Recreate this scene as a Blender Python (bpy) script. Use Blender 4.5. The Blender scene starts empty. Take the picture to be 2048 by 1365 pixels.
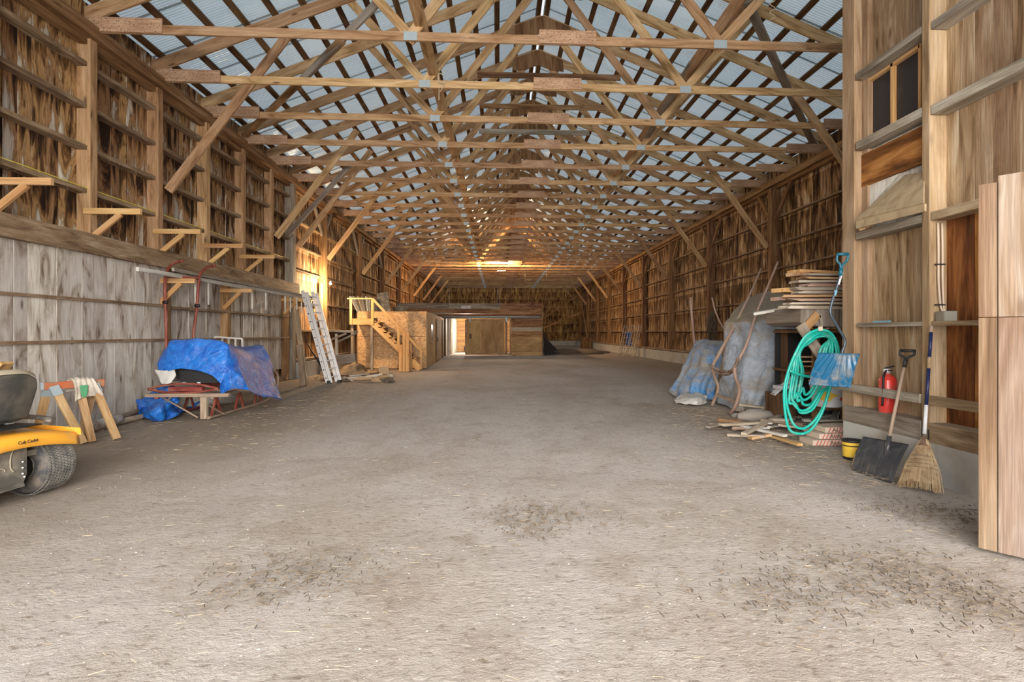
import bpy, math, random
from mathutils import Vector, Matrix, noise
random.seed(7)
R = math.radians
C = bpy.context.scene.collection
S = bpy.context.scene
# ------------------------------------------------------------ camera
FOC = 1120.0; TH = R(2.9); CX = 1053.7; CY = 665.0; EYE = 1.45
cd = bpy.data.cameras.new('camera'); cam = bpy.data.objects.new('camera', cd); C.objects.link(cam)
cam.location = (0, 0, EYE); cam.rotation_euler = (R(90), 0, -TH)
cd.sensor_width = 36; cd.lens = 36 * FOC / 2048
cd.shift_x = -(CX - 1024) / 2048; cd.shift_y = (CY - 682.5) / 2048
cd.clip_start = 0.05; cd.clip_end = 300
S.camera = cam
# ------------------------------------------------------------ world, sun, daylight
S.view_settings.view_transform = 'Standard'; S.view_settings.look = 'None'
S.view_settings.gamma = 1; S.view_settings.use_curve_mapping = False
S.view_settings.exposure = 0.12
S.cycles.use_denoising = True
S.cycles.max_bounces = 8; S.cycles.diffuse_bounces = 5; S.cycles.glossy_bounces = 3
S.cycles.transmission_bounces = 6; S.cycles.transparent_max_bounces = 8
S.cycles.sample_clamp_indirect = 6
w = bpy.data.worlds.new('sky'); S.world = w; w.use_nodes = True
bg = w.node_tree.nodes['Background']; bg.inputs[0].default_value = (0.80, 0.90, 1.0, 1); bg.inputs[1].default_value = 1.7
sd = bpy.data.lights.new('sun', 'SUN'); sun = bpy.data.objects.new('sun', sd); C.objects.link(sun)
sd.energy = 7.0; sd.angle = R(2); sd.color = (1.0, 0.95, 0.88)
sun.rotation_euler = Vector((-0.04, 0.64, -0.77)).to_track_quat('-Z', 'Y').to_euler()
ad = bpy.data.lights.new('door_daylight', 'AREA'); al = bpy.data.objects.new('door_daylight', ad); C.objects.link(al)
ad.shape = 'RECTANGLE'; ad.size = 12; ad.size_y = 7; ad.energy = 6000; ad.color = (1.0, 0.94, 0.885)
al.location = (0.1, -8.0, 4.2); al.rotation_euler = (R(90), 0, R(0))
al.rotation_euler = Vector((0, 1, -0.03)).to_track_quat('-Z', 'Y').to_euler()

def W(u, v, X=None, Y=None, Z=None):
    """ray through a photograph pixel met with the plane X=, Y= or Z=: a point in the barn"""
    a = (u - CX) / FOC; b = -(v - CY) / FOC
    d = Vector((math.cos(TH) * a + math.sin(TH), math.cos(TH) - math.sin(TH) * a, b))
    if Y is not None: t = Y / d.y
    elif X is not None: t = X / d.x
    else: t = (Z - EYE) / d.z
    return Vector((d.x * t, d.y * t, EYE + d.z * t))

# ------------------------------------------------------------ materials
MATS = {}
def new_mat(name):
    m = bpy.data.materials.new(name); m.use_nodes = True
    MATS[name] = m
    return m, m.node_tree, m.node_tree.nodes['Principled BSDF']
def nd(t, typ, **k):
    n = t.nodes.new(typ)
    for a, b in k.items(): setattr(n, a, b)
    return n
def lk(t, a, b): t.links.new(a, b)
def ramp(t, fac, stops):
    r = nd(t, 'ShaderNodeValToRGB'); e = r.color_ramp.elements
    while len(e) < len(stops): e.new(0.5)
    for i, (p, c) in enumerate(stops):
        e[i].position = p; e[i].color = (c[0], c[1], c[2], 1)
    lk(t, fac, r.inputs[0]); return r.outputs[0]
def math_(t, op, a, b=None, clamp=False):
    n = nd(t, 'ShaderNodeMath', operation=op); n.use_clamp = clamp
    for i, x in enumerate((a, b)):
        if x is None: continue
        if isinstance(x, (int, float)): n.inputs[i].default_value = x
        else: lk(t, x, n.inputs[i])
    return n.outputs[0]
def mix(t, fac, a, b, mode='MIX'):
    n = nd(t, 'ShaderNodeMix', data_type='RGBA', blend_type=mode)
    for i, x in ((0, fac), (6, a), (7, b)):
        if isinstance(x, (int, float)): n.inputs[i].default_value = x
        elif isinstance(x, tuple): n.inputs[i].default_value = (*x, 1) if len(x) == 3 else x
        else: lk(t, x, n.inputs[i])
    return n.outputs[2]
def scaled(t, vec, s):
    n = nd(t, 'ShaderNodeVectorMath', operation='MULTIPLY'); n.inputs[1].default_value = s
    lk(t, vec, n.inputs[0]); return n.outputs[0]
def noise_(t, vec, scale, detail=3, rough=0.55, dist=0.0):
    n = nd(t, 'ShaderNodeTexNoise'); n.inputs['Scale'].default_value = scale
    n.inputs['Detail'].default_value = detail; n.inputs['Roughness'].default_value = rough
    n.inputs['Distortion'].default_value = dist
    if vec is not None: lk(t, vec, n.inputs['Vector'])
    return n.outputs['Fac']
def bump(t, b, h, strength=0.4, dist=0.01):
    n = nd(t, 'ShaderNodeBump'); n.inputs['Strength'].default_value = strength; n.inputs['Distance'].default_value = dist
    lk(t, h, n.inputs['Height']); lk(t, n.outputs[0], b.inputs['Normal'])

def wood(name, stops, sx=7, sy=0.8, dist=0.6, vary=0.35, knots=0.5, rough=0.75, grain=0.35, flames=None, dust=0.0):
    m, t, b = new_mat(name)
    uv = nd(t, 'ShaderNodeUVMap').outputs[0]
    at = nd(t, 'ShaderNodeAttribute', attribute_name='tone').outputs['Fac']
    oi = nd(t, 'ShaderNodeObjectInfo').outputs['Random']
    rnd = math_(t, 'FRACT', math_(t, 'ADD', at, oi))
    cb = nd(t, 'ShaderNodeCombineXYZ')
    lk(t, math_(t, 'MULTIPLY', rnd, 31.7), cb.inputs[0]); lk(t, math_(t, 'MULTIPLY', rnd, 53.3), cb.inputs[1]); lk(t, math_(t, 'MULTIPLY', rnd, 7.0), cb.inputs[2])
    ad_ = nd(t, 'ShaderNodeVectorMath', operation='ADD'); lk(t, uv, ad_.inputs[0]); lk(t, cb.outputs[0], ad_.inputs[1])
    p = ad_.outputs[0]
    n1 = noise_(t, scaled(t, p, (sx, sy, 1)), 1, 4, 0.6, dist)
    f = n1
    if flames:            # stains shaped by the girts: pale tongues rise from each girt, dark tannin under the next
        h0, per, amt = flames
        sp = nd(t, 'ShaderNodeSeparateXYZ'); lk(t, uv, sp.inputs[0])
        ph = math_(t, 'FRACT', math_(t, 'DIVIDE', math_(t, 'SUBTRACT', sp.outputs[1], h0), per))
        f = math_(t, 'ADD', f, math_(t, 'MULTIPLY', math_(t, 'SUBTRACT', 0.45, ph), amt))
    c = ramp(t, f, stops)
    g = noise_(t, scaled(t, p, (110, 2.5, 1)), 1, 3, 0.6, 0.3)
    c = mix(t, 1.0, c, ramp(t, g, [(0.25, (1 - grain,) * 3), (0.7, (1.12,) * 3)]), 'MULTIPLY')
    if knots:
        v = nd(t, 'ShaderNodeTexVoronoi'); v.inputs['Scale'].default_value = 1
        lk(t, scaled(t, p, (5.0, 1.6, 1)), v.inputs['Vector'])
        k = ramp(t, v.outputs['Distance'], [(0.05, (knots,) * 3), (0.16, (0, 0, 0))])
        c = mix(t, k, c, (0.09, 0.045, 0.02))
    hs = nd(t, 'ShaderNodeHueSaturation'); lk(t, c, hs.inputs['Color'])
    wn = nd(t, 'ShaderNodeTexWhiteNoise', noise_dimensions='1D'); lk(t, math_(t, 'MULTIPLY', rnd, 91.0), wn.inputs['W'])
    lk(t, math_(t, 'ADD', math_(t, 'MULTIPLY', wn.outputs['Value'], vary), 1 - vary * 0.5), hs.inputs['Value'])
    lk(t, math_(t, 'ADD', math_(t, 'MULTIPLY', wn.outputs['Value'], 0.016), 0.494), hs.inputs['Hue'])
    c = hs.outputs[0]
    if dust:
        geo = nd(t, 'ShaderNodeNewGeometry'); sx_ = nd(t, 'ShaderNodeSeparateXYZ'); lk(t, geo.outputs['Normal'], sx_.inputs[0])
        up = math_(t, 'MULTIPLY', math_(t, 'MAXIMUM', sx_.outputs[2], 0.0), dust, True)
        c = mix(t, up, c, (0.36, 0.30, 0.23))
    lk(t, c, b.inputs['Base Color']); b.inputs['Roughness'].default_value = rough
    b.inputs['Specular IOR Level'].default_value = 0.25
    bump(t, b, g, 0.5, 0.004)
    return m

def plain(name, col, rough=0.6, metal=0.0, dirt=None, dscale=6, damt=(0.45, 0.65), bumpy=0.0, spec=0.5, dirt_up=False):
    m, t, b = new_mat(name)
    tc = nd(t, 'ShaderNodeTexCoord').outputs['Object']
    n = noise_(t, tc, dscale, 5, 0.6, 0.3)
    if dirt:
        f = ramp(t, n, [(damt[0], (0, 0, 0)), (damt[1], (1, 1, 1))])
        c = mix(t, f, col, dirt)
    else:
        c = mix(t, n, tuple(x * 0.88 for x in col), tuple(min(1, x * 1.1) for x in col))
    lk(t, c, b.inputs['Base Color'])
    b.inputs['Roughness'].default_value = rough; b.inputs['Metallic'].default_value = metal
    b.inputs['Specular IOR Level'].default_value = spec
    if bumpy: bump(t, b, noise_(t, tc, dscale * 6, 4), bumpy, 0.01)
    return m

M = {}
M['beam'] = wood('truss_lumber', [(0.28, (0.20, 0.10, 0.042)), (0.43, (0.46, 0.27, 0.13)), (0.68, (0.66, 0.44, 0.25))], 6, 0.9, 1.2, 0.40, 0.8)
M['beam_dark'] = wood('old_brown_lumber', [(0.30, (0.11, 0.052, 0.022)), (0.50, (0.27, 0.14, 0.062)), (0.72, (0.42, 0.27, 0.15))], 8, 0.7, 0.8, 0.45, 0.6)
M['fresh'] = wood('fresh_orange_lumber', [(0.3, (0.50, 0.25, 0.09)), (0.5, (0.62, 0.36, 0.15)), (0.7, (0.70, 0.46, 0.23))], 9, 0.7, 0.5, 0.2, 0.5)
M['purlin'] = wood('dark_purlin_lumber', [(0.3, (0.055, 0.028, 0.014)), (0.5, (0.15, 0.08, 0.036)), (0.75, (0.27, 0.16, 0.08))], 8, 0.8, 0.8, 0.5, 0.4)
M['grey'] = wood('weathered_grey_lumber', [(0.3, (0.17, 0.135, 0.10)), (0.5, (0.33, 0.28, 0.22)), (0.7, (0.47, 0.42, 0.35))], 9, 0.8, 0.6, 0.3, 0.5, dust=0.5)
M['girt'] = wood('dusty_girt_lumber', [(0.3, (0.14, 0.085, 0.048)), (0.5, (0.30, 0.20, 0.12)), (0.72, (0.45, 0.34, 0.23))], 9, 1.4, 1.0, 0.35, 0.5, dust=0.6)
ST = [(0.36, (0.025, 0.012, 0.007)), (0.435, (0.17, 0.08, 0.033)), (0.50, (0.46, 0.26, 0.12)), (0.555, (0.27, 0.15, 0.075)), (0.60, (0.56, 0.48, 0.38)), (0.72, (0.74, 0.69, 0.61))]
M['board_left'] = wood('stained_barn_board', ST, 3.4, 0.75, 1.3, 0.55, 0.7, flames=(3.66, 0.66, 0.17))
ST2 = [(0.36, (0.030, 0.014, 0.007)), (0.45, (0.15, 0.072, 0.030)), (0.53, (0.36, 0.20, 0.09)), (0.60, (0.52, 0.36, 0.21)), (0.70, (0.66, 0.54, 0.40))]
M['board_right'] = wood('brown_stained_barn_board', ST2, 3.8, 0.75, 1.3, 0.6, 0.6, flames=(1.46, 0.88, 0.09))
M['board_far'] = wood('golden_barn_board', [(0.34, (0.035, 0.016, 0.006)), (0.47, (0.22, 0.11, 0.04)), (0.56, (0.45, 0.27, 0.10)), (0.70, (0.58, 0.40, 0.20))], 5, 1.0, 0.9, 0.5, 0.6, flames=(1.46, 0.88, 0.08))
M['board_pale'] = wood('pale_grey_barn_board', [(0.31, (0.17, 0.105, 0.065)), (0.40, (0.46, 0.39, 0.32)), (0.52, (0.66, 0.60, 0.53)), (0.75, (0.78, 0.74, 0.68))], 3.6, 1.1, 1.3, 0.42, 0.8)
M['board_near'] = wood('tan_partition_board', [(0.30, (0.15, 0.085, 0.042)), (0.44, (0.32, 0.20, 0.11)), (0.58, (0.44, 0.31, 0.19)), (0.72, (0.58, 0.47, 0.35))], 5, 0.7, 1.4, 0.45, 0.75, grain=0.5)
M['board_orange'] = wood('dark_orange_board', [(0.30, (0.05, 0.018, 0.006)), (0.45, (0.20, 0.07, 0.018)), (0.6, (0.42, 0.17, 0.05)), (0.8, (0.55, 0.30, 0.12))], 5, 0.7, 0.9, 0.35, 0.6)
M['post_near'] = wood('dusty_partition_post', [(0.30, (0.22, 0.135, 0.07)), (0.48, (0.40, 0.27, 0.155)), (0.7, (0.52, 0.39, 0.26))], 6, 0.8, 0.6, 0.15, 0.45)
M['door'] = wood('weathered_door_board', [(0.30, (0.12, 0.07, 0.04)), (0.43, (0.20, 0.13, 0.085)), (0.56, (0.27, 0.20, 0.15)), (0.72, (0.38, 0.32, 0.27))], 4, 0.5, 1.2, 0.2, 0.6)
M['door_edge'] = wood('brown_door_edge_board', [(0.30, (0.08, 0.042, 0.022)), (0.5, (0.17, 0.10, 0.06)), (0.7, (0.26, 0.18, 0.12))], 6, 0.5, 1.0, 0.15, 0.6)
M['stall'] = wood('reddish_stable_plank', [(0.3, (0.14, 0.06, 0.03)), (0.5, (0.33, 0.17, 0.085)), (0.7, (0.48, 0.30, 0.17))], 7, 0.8, 0.9, 0.45, 0.8)
M['stall_pale'] = wood('pale_stable_plank', [(0.3, (0.42, 0.34, 0.24)), (0.7, (0.60, 0.53, 0.42))], 7, 0.8, 0.5, 0.1, 0.3)
M['white_wood'] = wood('whitewashed_board', [(0.3, (0.50, 0.46, 0.38)), (0.6, (0.78, 0.75, 0.68))], 7, 0.8, 0.6, 0.15, 0.4)
M['plywood'] = wood('plywood_sheet', [(0.3, (0.33, 0.19, 0.08)), (0.55, (0.50, 0.31, 0.14)), (0.75, (0.58, 0.38, 0.19))], 1.2, 0.5, 1.5, 0.2, 0.3, grain=0.2)
M['scrap'] = wood('scrap_board', [(0.3, (0.30, 0.22, 0.15)), (0.5, (0.50, 0.41, 0.31)), (0.7, (0.64, 0.56, 0.46))], 9, 1.0, 0.6, 0.5, 0.4)
M['redwood'] = wood('red_painted_wood', [(0.3, (0.12, 0.02, 0.015)), (0.5, (0.27, 0.06, 0.045)), (0.75, (0.40, 0.22, 0.16))], 12, 3, 0.6, 0.2, 0.2, rough=0.45)
M['dustwood'] = wood('dusty_sleigh_wood', [(0.3, (0.28, 0.17, 0.12)), (0.6, (0.47, 0.37, 0.28))], 9, 1.2, 0.6, 0.2, 0.3)
M['handle'] = wood('smooth_handle_wood', [(0.3, (0.36, 0.26, 0.18)), (0.6, (0.52, 0.42, 0.32))], 14, 1.2, 0.4, 0.1, 0.1, rough=0.5)
M['pinkhandle'] = wood('worn_pink_handle_wood', [(0.3, (0.30, 0.17, 0.12)), (0.6, (0.50, 0.35, 0.27))], 14, 1.2, 0.4, 0.1, 0.1)

def gusset_mat():
    m, t, b = new_mat('nailed_gusset_wood')
    uv = nd(t, 'ShaderNodeUVMap').outputs[0]
    oi = nd(t, 'ShaderNodeObjectInfo').outputs['Random']
    n = noise_(t, scaled(t, uv, (25, 3, 1)), 1, 3)
    c = ramp(t, n, [(0.3, (0.36, 0.21, 0.12)), (0.7, (0.56, 0.38, 0.24))])
    c = mix(t, 1.0, c, ramp(t, oi, [(0, (0.8, 0.76, 0.74)), (1, (1.1, 1.05, 1.05))]), 'MULTIPLY')
    br = nd(t, 'ShaderNodeTexVoronoi'); br.inputs['Scale'].default_value = 1; br.inputs['Randomness'].default_value = 0.55
    lk(t, scaled(t, uv, (26, 30, 1)), br.inputs['Vector'])
    sp = nd(t, 'ShaderNodeSeparateXYZ'); lk(t, uv, sp.inputs[0])
    f = ramp(t, br.outputs['Distance'], [(0.18, (0.9, 0.9, 0.9)), (0.30, (0, 0, 0))])
    c = mix(t, f, c, (0.06, 0.035, 0.02))
    lk(t, c, b.inputs['Base Color']); b.inputs['Roughness'].default_value = 0.8
    return m
M['gusset'] = gusset_mat()

def metal_roof():
    m, t, b = new_mat('corrugated_roof_sheet')
    tc = nd(t, 'ShaderNodeTexCoord').outputs['Object']
    n = noise_(t, scaled(t, tc, (0.5, 1.5, 0.5)), 1.0, 5, 0.6)
    oi = nd(t, 'ShaderNodeObjectInfo').outputs['Random']
    c = ramp(t, n, [(0.3, (0.42, 0.52, 0.55)), (0.5, (0.60, 0.68, 0.70)), (0.7, (0.72, 0.76, 0.76))])
    c = mix(t, 1.0, c, ramp(t, oi, [(0, (0.75, 0.85, 0.9)), (1, (1.05, 1.05, 1.05))]), 'MULTIPLY')
    rust = noise_(t, tc, 0.9, 4, 0.7)
    c = mix(t, ramp(t, rust, [(0.62, (0, 0, 0)), (0.72, (0.6, 0.6, 0.6))]), c, (0.35, 0.22, 0.14))
    lk(t, c, b.inputs['Base Color']); b.inputs['Roughness'].default_value = 0.30; b.inputs['Metallic'].default_value = 0.75
    tr = nd(t, 'ShaderNodeBsdfTranslucent'); tr.inputs['Color'].default_value = (0.75, 0.85, 0.92, 1)
    mx = nd(t, 'ShaderNodeMixShader'); mx.inputs[0].default_value = 0.145  # translucency added to the metal sheets so daylight fills the whole barn
    lk(t, b.outputs[0], mx.inputs[1]); lk(t, tr.outputs[0], mx.inputs[2])
    lk(t, mx.outputs[0], t.nodes['Material Output'].inputs['Surface'])
    return m
M['roof'] = metal_roof()
def ridge_mat():
    m, t, b = new_mat('added_milky_strip')
    tr = nd(t, 'ShaderNodeBsdfTranslucent'); tr.inputs['Color'].default_value = (0.9, 0.9, 0.9, 1)
    b.inputs['Base Color'].default_value = (0.8, 0.8, 0.8, 1)
    mx = nd(t, 'ShaderNodeMixShader'); mx.inputs[0].default_value = 0.5
    lk(t, b.outputs[0], mx.inputs[1]); lk(t, tr.outputs[0], mx.inputs[2]); lk(t, mx.outputs[0], t.nodes['Material Output'].inputs['Surface'])
    return m
M['ridge'] = ridge_mat()

def floor_mat():
    m, t, b = new_mat('packed_dirt_floor')
    g = nd(t, 'ShaderNodeNewGeometry').outputs['Position']
    big = noise_(t, scaled(t, g, (0.30, 0.16, 1)), 1, 5, 0.6, 0.4)
    mid = noise_(t, g, 2.2, 6, 0.65, 0.6)
    fine = noise_(t, scaled(t, g, (16, 30, 20)), 1, 7, 0.72, 0.5)
    c = ramp(t, big, [(0.32, (0.37, 0.31, 0.25)), (0.5, (0.48, 0.435, 0.395)), (0.68, (0.55, 0.515, 0.485))])
    c = mix(t, ramp(t, mid, [(0.34, (0.45,) * 3), (0.5, (0.0,) * 3)]), c, (0.31, 0.25, 0.19))
    c = mix(t, ramp(t, fine, [(0.34, (0.75,) * 3), (0.46, (0,) * 3)]), c, (0.19, 0.145, 0.10))
    c = mix(t, ramp(t, fine, [(0.56, (0,) * 3), (0.70, (0.55,) * 3)]), c, (0.66, 0.62, 0.56))
    sep = nd(t, 'ShaderNodeSeparateXYZ'); lk(t, g, sep.inputs[0])
    # straw-brown ground towards the two walls
    side = math_(t, 'ABSOLUTE', math_(t, 'SUBTRACT', sep.outputs[0], 0.6))
    sd_ = math_(t, 'ADD', side, math_(t, 'MULTIPLY', mid, 3.0))
    c = mix(t, ramp(t, math_(t, 'DIVIDE', sd_, 10.0), [(0.42, (0,) * 3), (0.62, (0.6,) * 3)]), c, (0.27, 0.20, 0.13))
    lk(t, c, b.inputs['Base Color']); b.inputs['Roughness'].default_value = 0.9
    b.inputs['Specular IOR Level'].default_value = 0.2
    hsum = math_(t, 'ADD', math_(t, 'MULTIPLY', fine, 0.7), math_(t, 'MULTIPLY', noise_(t, g, 55, 4, 0.7), 0.5))
    bump(t, b, hsum, 0.9, 0.03)
    return m
M['floor'] = floor_mat()
def osb_mat():
    m, t, b = new_mat('strand_board')
    tc = nd(t, 'ShaderNodeTexCoord').outputs['Object']
    v = nd(t, 'ShaderNodeTexVoronoi'); v.inputs['Scale'].default_value = 16; lk(t, scaled(t, tc, (1, 1, 1.8)), v.inputs['Vector'])
    sp = nd(t, 'ShaderNodeSeparateColor'); lk(t, v.outputs['Color'], sp.inputs[0])
    c = ramp(t, sp.outputs[0], [(0.0, (0.36, 0.20, 0.085)), (0.5, (0.54, 0.33, 0.15)), (1, (0.66, 0.44, 0.22))])
    lk(t, c, b.inputs['Base Color']); b.inputs['Roughness'].default_value = 0.7
    return m
M['osb'] = osb_mat()
def tarp_mat(name, col, col2, dirt, amt, rough, updust=0.1, bd=0.05):
    m, t, b = new_mat(name)
    tc = nd(t, 'ShaderNodeTexCoord').outputs['Object']
    n = noise_(t, tc, 1.7, 6, 0.65, 0.8)
    n2 = noise_(t, tc, 5, 4, 0.6, 1.0)
    c = mix(t, ramp(t, n2, [(0.35, (0,) * 3), (0.65, (1,) * 3)]), col, col2)
    c = mix(t, ramp(t, n, [(amt[0], (0,) * 3), (amt[1], (0.95,) * 3)]), c, dirt)
    ge = nd(t, 'ShaderNodeNewGeometry'); sz = nd(t, 'ShaderNodeSeparateXYZ'); lk(t, ge.outputs['Normal'], sz.inputs[0])
    c = mix(t, ramp(t, math_(t, 'ABSOLUTE', sz.outputs[2]), [(0.35, (0,) * 3), (0.8, (updust,) * 3)]), c, dirt)
    lk(t, c, b.inputs['Base Color']); b.inputs['Roughness'].default_value = rough
    wv = nd(t, 'ShaderNodeVectorMath', operation='ADD'); lk(t, tc, wv.inputs[0])
    nn_ = nd(t, 'ShaderNodeTexNoise'); nn_.inputs['Scale'].default_value = 3; lk(t, tc, nn_.inputs['Vector'])
    sc = nd(t, 'ShaderNodeVectorMath', operation='SCALE'); sc.inputs['Scale'].default_value = 0.35; lk(t, nn_.outputs['Color'], sc.inputs[0]); lk(t, sc.outputs[0], wv.inputs[1])
    cr = nd(t, 'ShaderNodeTexVoronoi', feature='DISTANCE_TO_EDGE'); cr.inputs['Scale'].default_value = 7; lk(t, wv.outputs[0], cr.inputs['Vector'])
    h = math_(t, 'ADD', math_(t, 'MINIMUM', cr.outputs['Distance'], 0.25), math_(t, 'MULTIPLY', noise_(t, tc, 11, 5, 0.65, 2.0), 0.8))
    bump(t, b, h, 0.8, bd)
    return m
M['tarp_blue'] = tarp_mat('blue_poly_tarp', (0.008, 0.095, 0.46), (0.02, 0.20, 0.68), (0.36, 0.34, 0.34), (0.60, 0.74), 0.24, 0.1, 0.022)
M['tarp_grey'] = tarp_mat('dusty_faded_tarp', (0.34, 0.39, 0.47), (0.50, 0.54, 0.58), (0.33, 0.26, 0.175), (0.50, 0.68), 0.55, 0.95)
M['tarp_mid'] = tarp_mat('dusty_blue_tarp', (0.03, 0.25, 0.66), (0.20, 0.40, 0.62), (0.42, 0.37, 0.30), (0.47, 0.60), 0.5, 0.6)
M['tarp_black'] = plain('black_sheeting', (0.02, 0.02, 0.022), 0.5, bumpy=0.5)
M['tarp_white'] = plain('dusty_white_plastic', (0.58, 0.56, 0.52), 0.5, bumpy=0.4)
M['canvas'] = plain('brown_canvas', (0.30, 0.21, 0.12), 0.8, dirt=(0.16, 0.11, 0.06), bumpy=0.5)
M['galv'] = plain('galvanised_steel', (0.42, 0.50, 0.53), 0.5, 0.25)
M['alu'] = plain('aluminium', (0.74, 0.73, 0.72), 0.4, 0.45)
M['iron'] = plain('black_iron', (0.03, 0.028, 0.026), 0.5, 0.5)
M['rust'] = plain('rusty_iron', (0.17, 0.10, 0.065), 0.8, 0.2, dirt=(0.32, 0.25, 0.19))
M['concrete'] = plain('concrete', (0.50, 0.49, 0.45), 0.85, dirt=(0.36, 0.30, 0.23), dscale=1.6, damt=(0.5, 0.75), bumpy=0.35)
M['paint_white'] = plain('chalky_white_paint', (0.68, 0.65, 0.58), 0.8, dirt=(0.40, 0.31, 0.22), dscale=4, damt=(0.52, 0.7))
M['glass_dark'] = plain('dusty_dark_pane', (0.022, 0.022, 0.026), 0.35, dirt=(0.10, 0.09, 0.08), dscale=3, damt=(0.55, 0.8))
M['tan'] = plain('tan_dusty_sheet', (0.42, 0.32, 0.19), 0.85, dirt=(0.31, 0.225, 0.13), dscale=8)
M['rubber'] = plain('tyre_rubber', (0.035, 0.037, 0.04), 0.75, dirt=(0.17, 0.14, 0.11), dscale=9, damt=(0.42, 0.75))
M['tread'] = plain('dusty_tread_rubber', (0.19, 0.18, 0.155), 0.85, dirt=(0.09, 0.09, 0.085), dscale=12)
M['mower_yellow'] = plain('mower_yellow_paint', (0.78, 0.36, 0.035), 0.35, dirt=(0.50, 0.36, 0.20), dscale=4, damt=(0.55, 0.8))
M['seat'] = plain('black_vinyl', (0.045, 0.044, 0.04), 0.5, dirt=(0.13, 0.115, 0.09), dscale=5, damt=(0.42, 0.75))
M['seat_pale'] = plain('pale_vinyl', (0.36, 0.31, 0.22), 0.6)  # lighter tone for the seat top and pressed ribs
M['frame_dark'] = plain('dusty_mower_frame', (0.10, 0.095, 0.08), 0.6, 0.2, dirt=(0.24, 0.21, 0.17), dscale=6)
M['orange_paint'] = plain('orange_red_paint', (0.52, 0.13, 0.045), 0.7, dirt=(0.34, 0.20, 0.12), dscale=7)
M['cloth'] = plain('cream_rag', (0.62, 0.55, 0.46), 0.9, dirt=(0.42, 0.36, 0.29), dscale=8, bumpy=0.3)
M['green_paint'] = plain('green_print', (0.09, 0.33, 0.16), 0.8)
M['hose'] = plain('turquoise_hose_rubber', (0.012, 0.50, 0.40), 0.35, dirt=(0.25, 0.60, 0.50), dscale=8, damt=(0.5, 0.8))
M['shovel_blue'] = plain('blue_shovel_plastic', (0.015, 0.13, 0.26), 0.3, dirt=(0.28, 0.28, 0.25), dscale=4, damt=(0.46, 0.66))
M['grip_blue'] = plain('teal_grip_plastic', (0.006, 0.11, 0.17), 0.35)
M['shaft_grey'] = plain('dark_blue_grey_shaft', (0.075, 0.10, 0.125), 0.35, 0.4)
M['shovel_black'] = plain('black_shovel_plastic', (0.045, 0.045, 0.05), 0.3, dirt=(0.13, 0.125, 0.12), dscale=9, damt=(0.45, 0.9))
M['shovel_edge'] = plain('grey_shovel_plastic', (0.33, 0.35, 0.38), 0.35)
M['navy'] = plain('navy_handle_paint', (0.012, 0.022, 0.085), 0.4)
M['bristle'] = plain('broom_straw', (0.50, 0.37, 0.22), 0.8, dirt=(0.33, 0.22, 0.12), dscale=14)
M['straw'] = plain('dry_straw', (0.42, 0.33, 0.21), 0.9, dirt=(0.25, 0.18, 0.11), dscale=3)
M['debris'] = plain('dark_litter', (0.13, 0.10, 0.07), 0.95)
M['grit'] = plain('pale_grit', (0.50, 0.46, 0.41), 0.9, dirt=(0.25, 0.2, 0.16), dscale=4, damt=(0.4, 0.6))
M['red'] = plain('red_paint', (0.66, 0.035, 0.025), 0.3, dirt=(0.50, 0.10, 0.08), dscale=8)
M['red_trim'] = plain('red_rim', (0.50, 0.03, 0.03), 0.4)
M['white'] = plain('white_plastic', (0.72, 0.73, 0.75), 0.4)
M['yellow'] = plain('yellow_label', (0.80, 0.52, 0.05), 0.45, dirt=(0.52, 0.36, 0.12), dscale=20, damt=(0.5, 0.8))
M['black'] = plain('black_print', (0.02, 0.02, 0.02), 0.5)
M['junction'] = plain('grey_box_steel', (0.33, 0.32, 0.27), 0.5, 0.3)
M['conduit'] = plain('ivory_cable', (0.60, 0.48, 0.36), 0.5)
M['yellow_cord'] = plain('yellow_cord', (0.75, 0.62, 0.10), 0.6)
M['rope'] = plain('pale_twine', (0.60, 0.52, 0.34), 0.9)
M['card'] = plain('cardboard', (0.50, 0.34, 0.19), 0.85)
M['paper'] = plain('crumpled_paper', (0.70, 0.64, 0.54), 0.8)
M['log'] = plain('pale_birch_bark', (0.55, 0.53, 0.50), 0.8, dirt=(0.30, 0.22, 0.17), dscale=5)
M['stone'] = plain('field_stone', (0.33, 0.29, 0.25), 0.9, bumpy=0.5)
M['stripe'] = plain('red_end_stripes', (0.52, 0.12, 0.10), 0.7)
M['endgrain'] = plain('pale_cut_end', (0.60, 0.48, 0.38), 0.8)
M['bluebit'] = plain('light_blue_plastic', (0.18, 0.42, 0.55), 0.4)
def emis(name, col, s):
    m, t, b = new_mat(name); b.inputs['Emission Color'].default_value = (*col, 1); b.inputs['Emission Strength'].default_value = s
    return m
M['bulb'] = emis('glowing_bulb', (1.0, 0.75, 0.45), 60)

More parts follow.
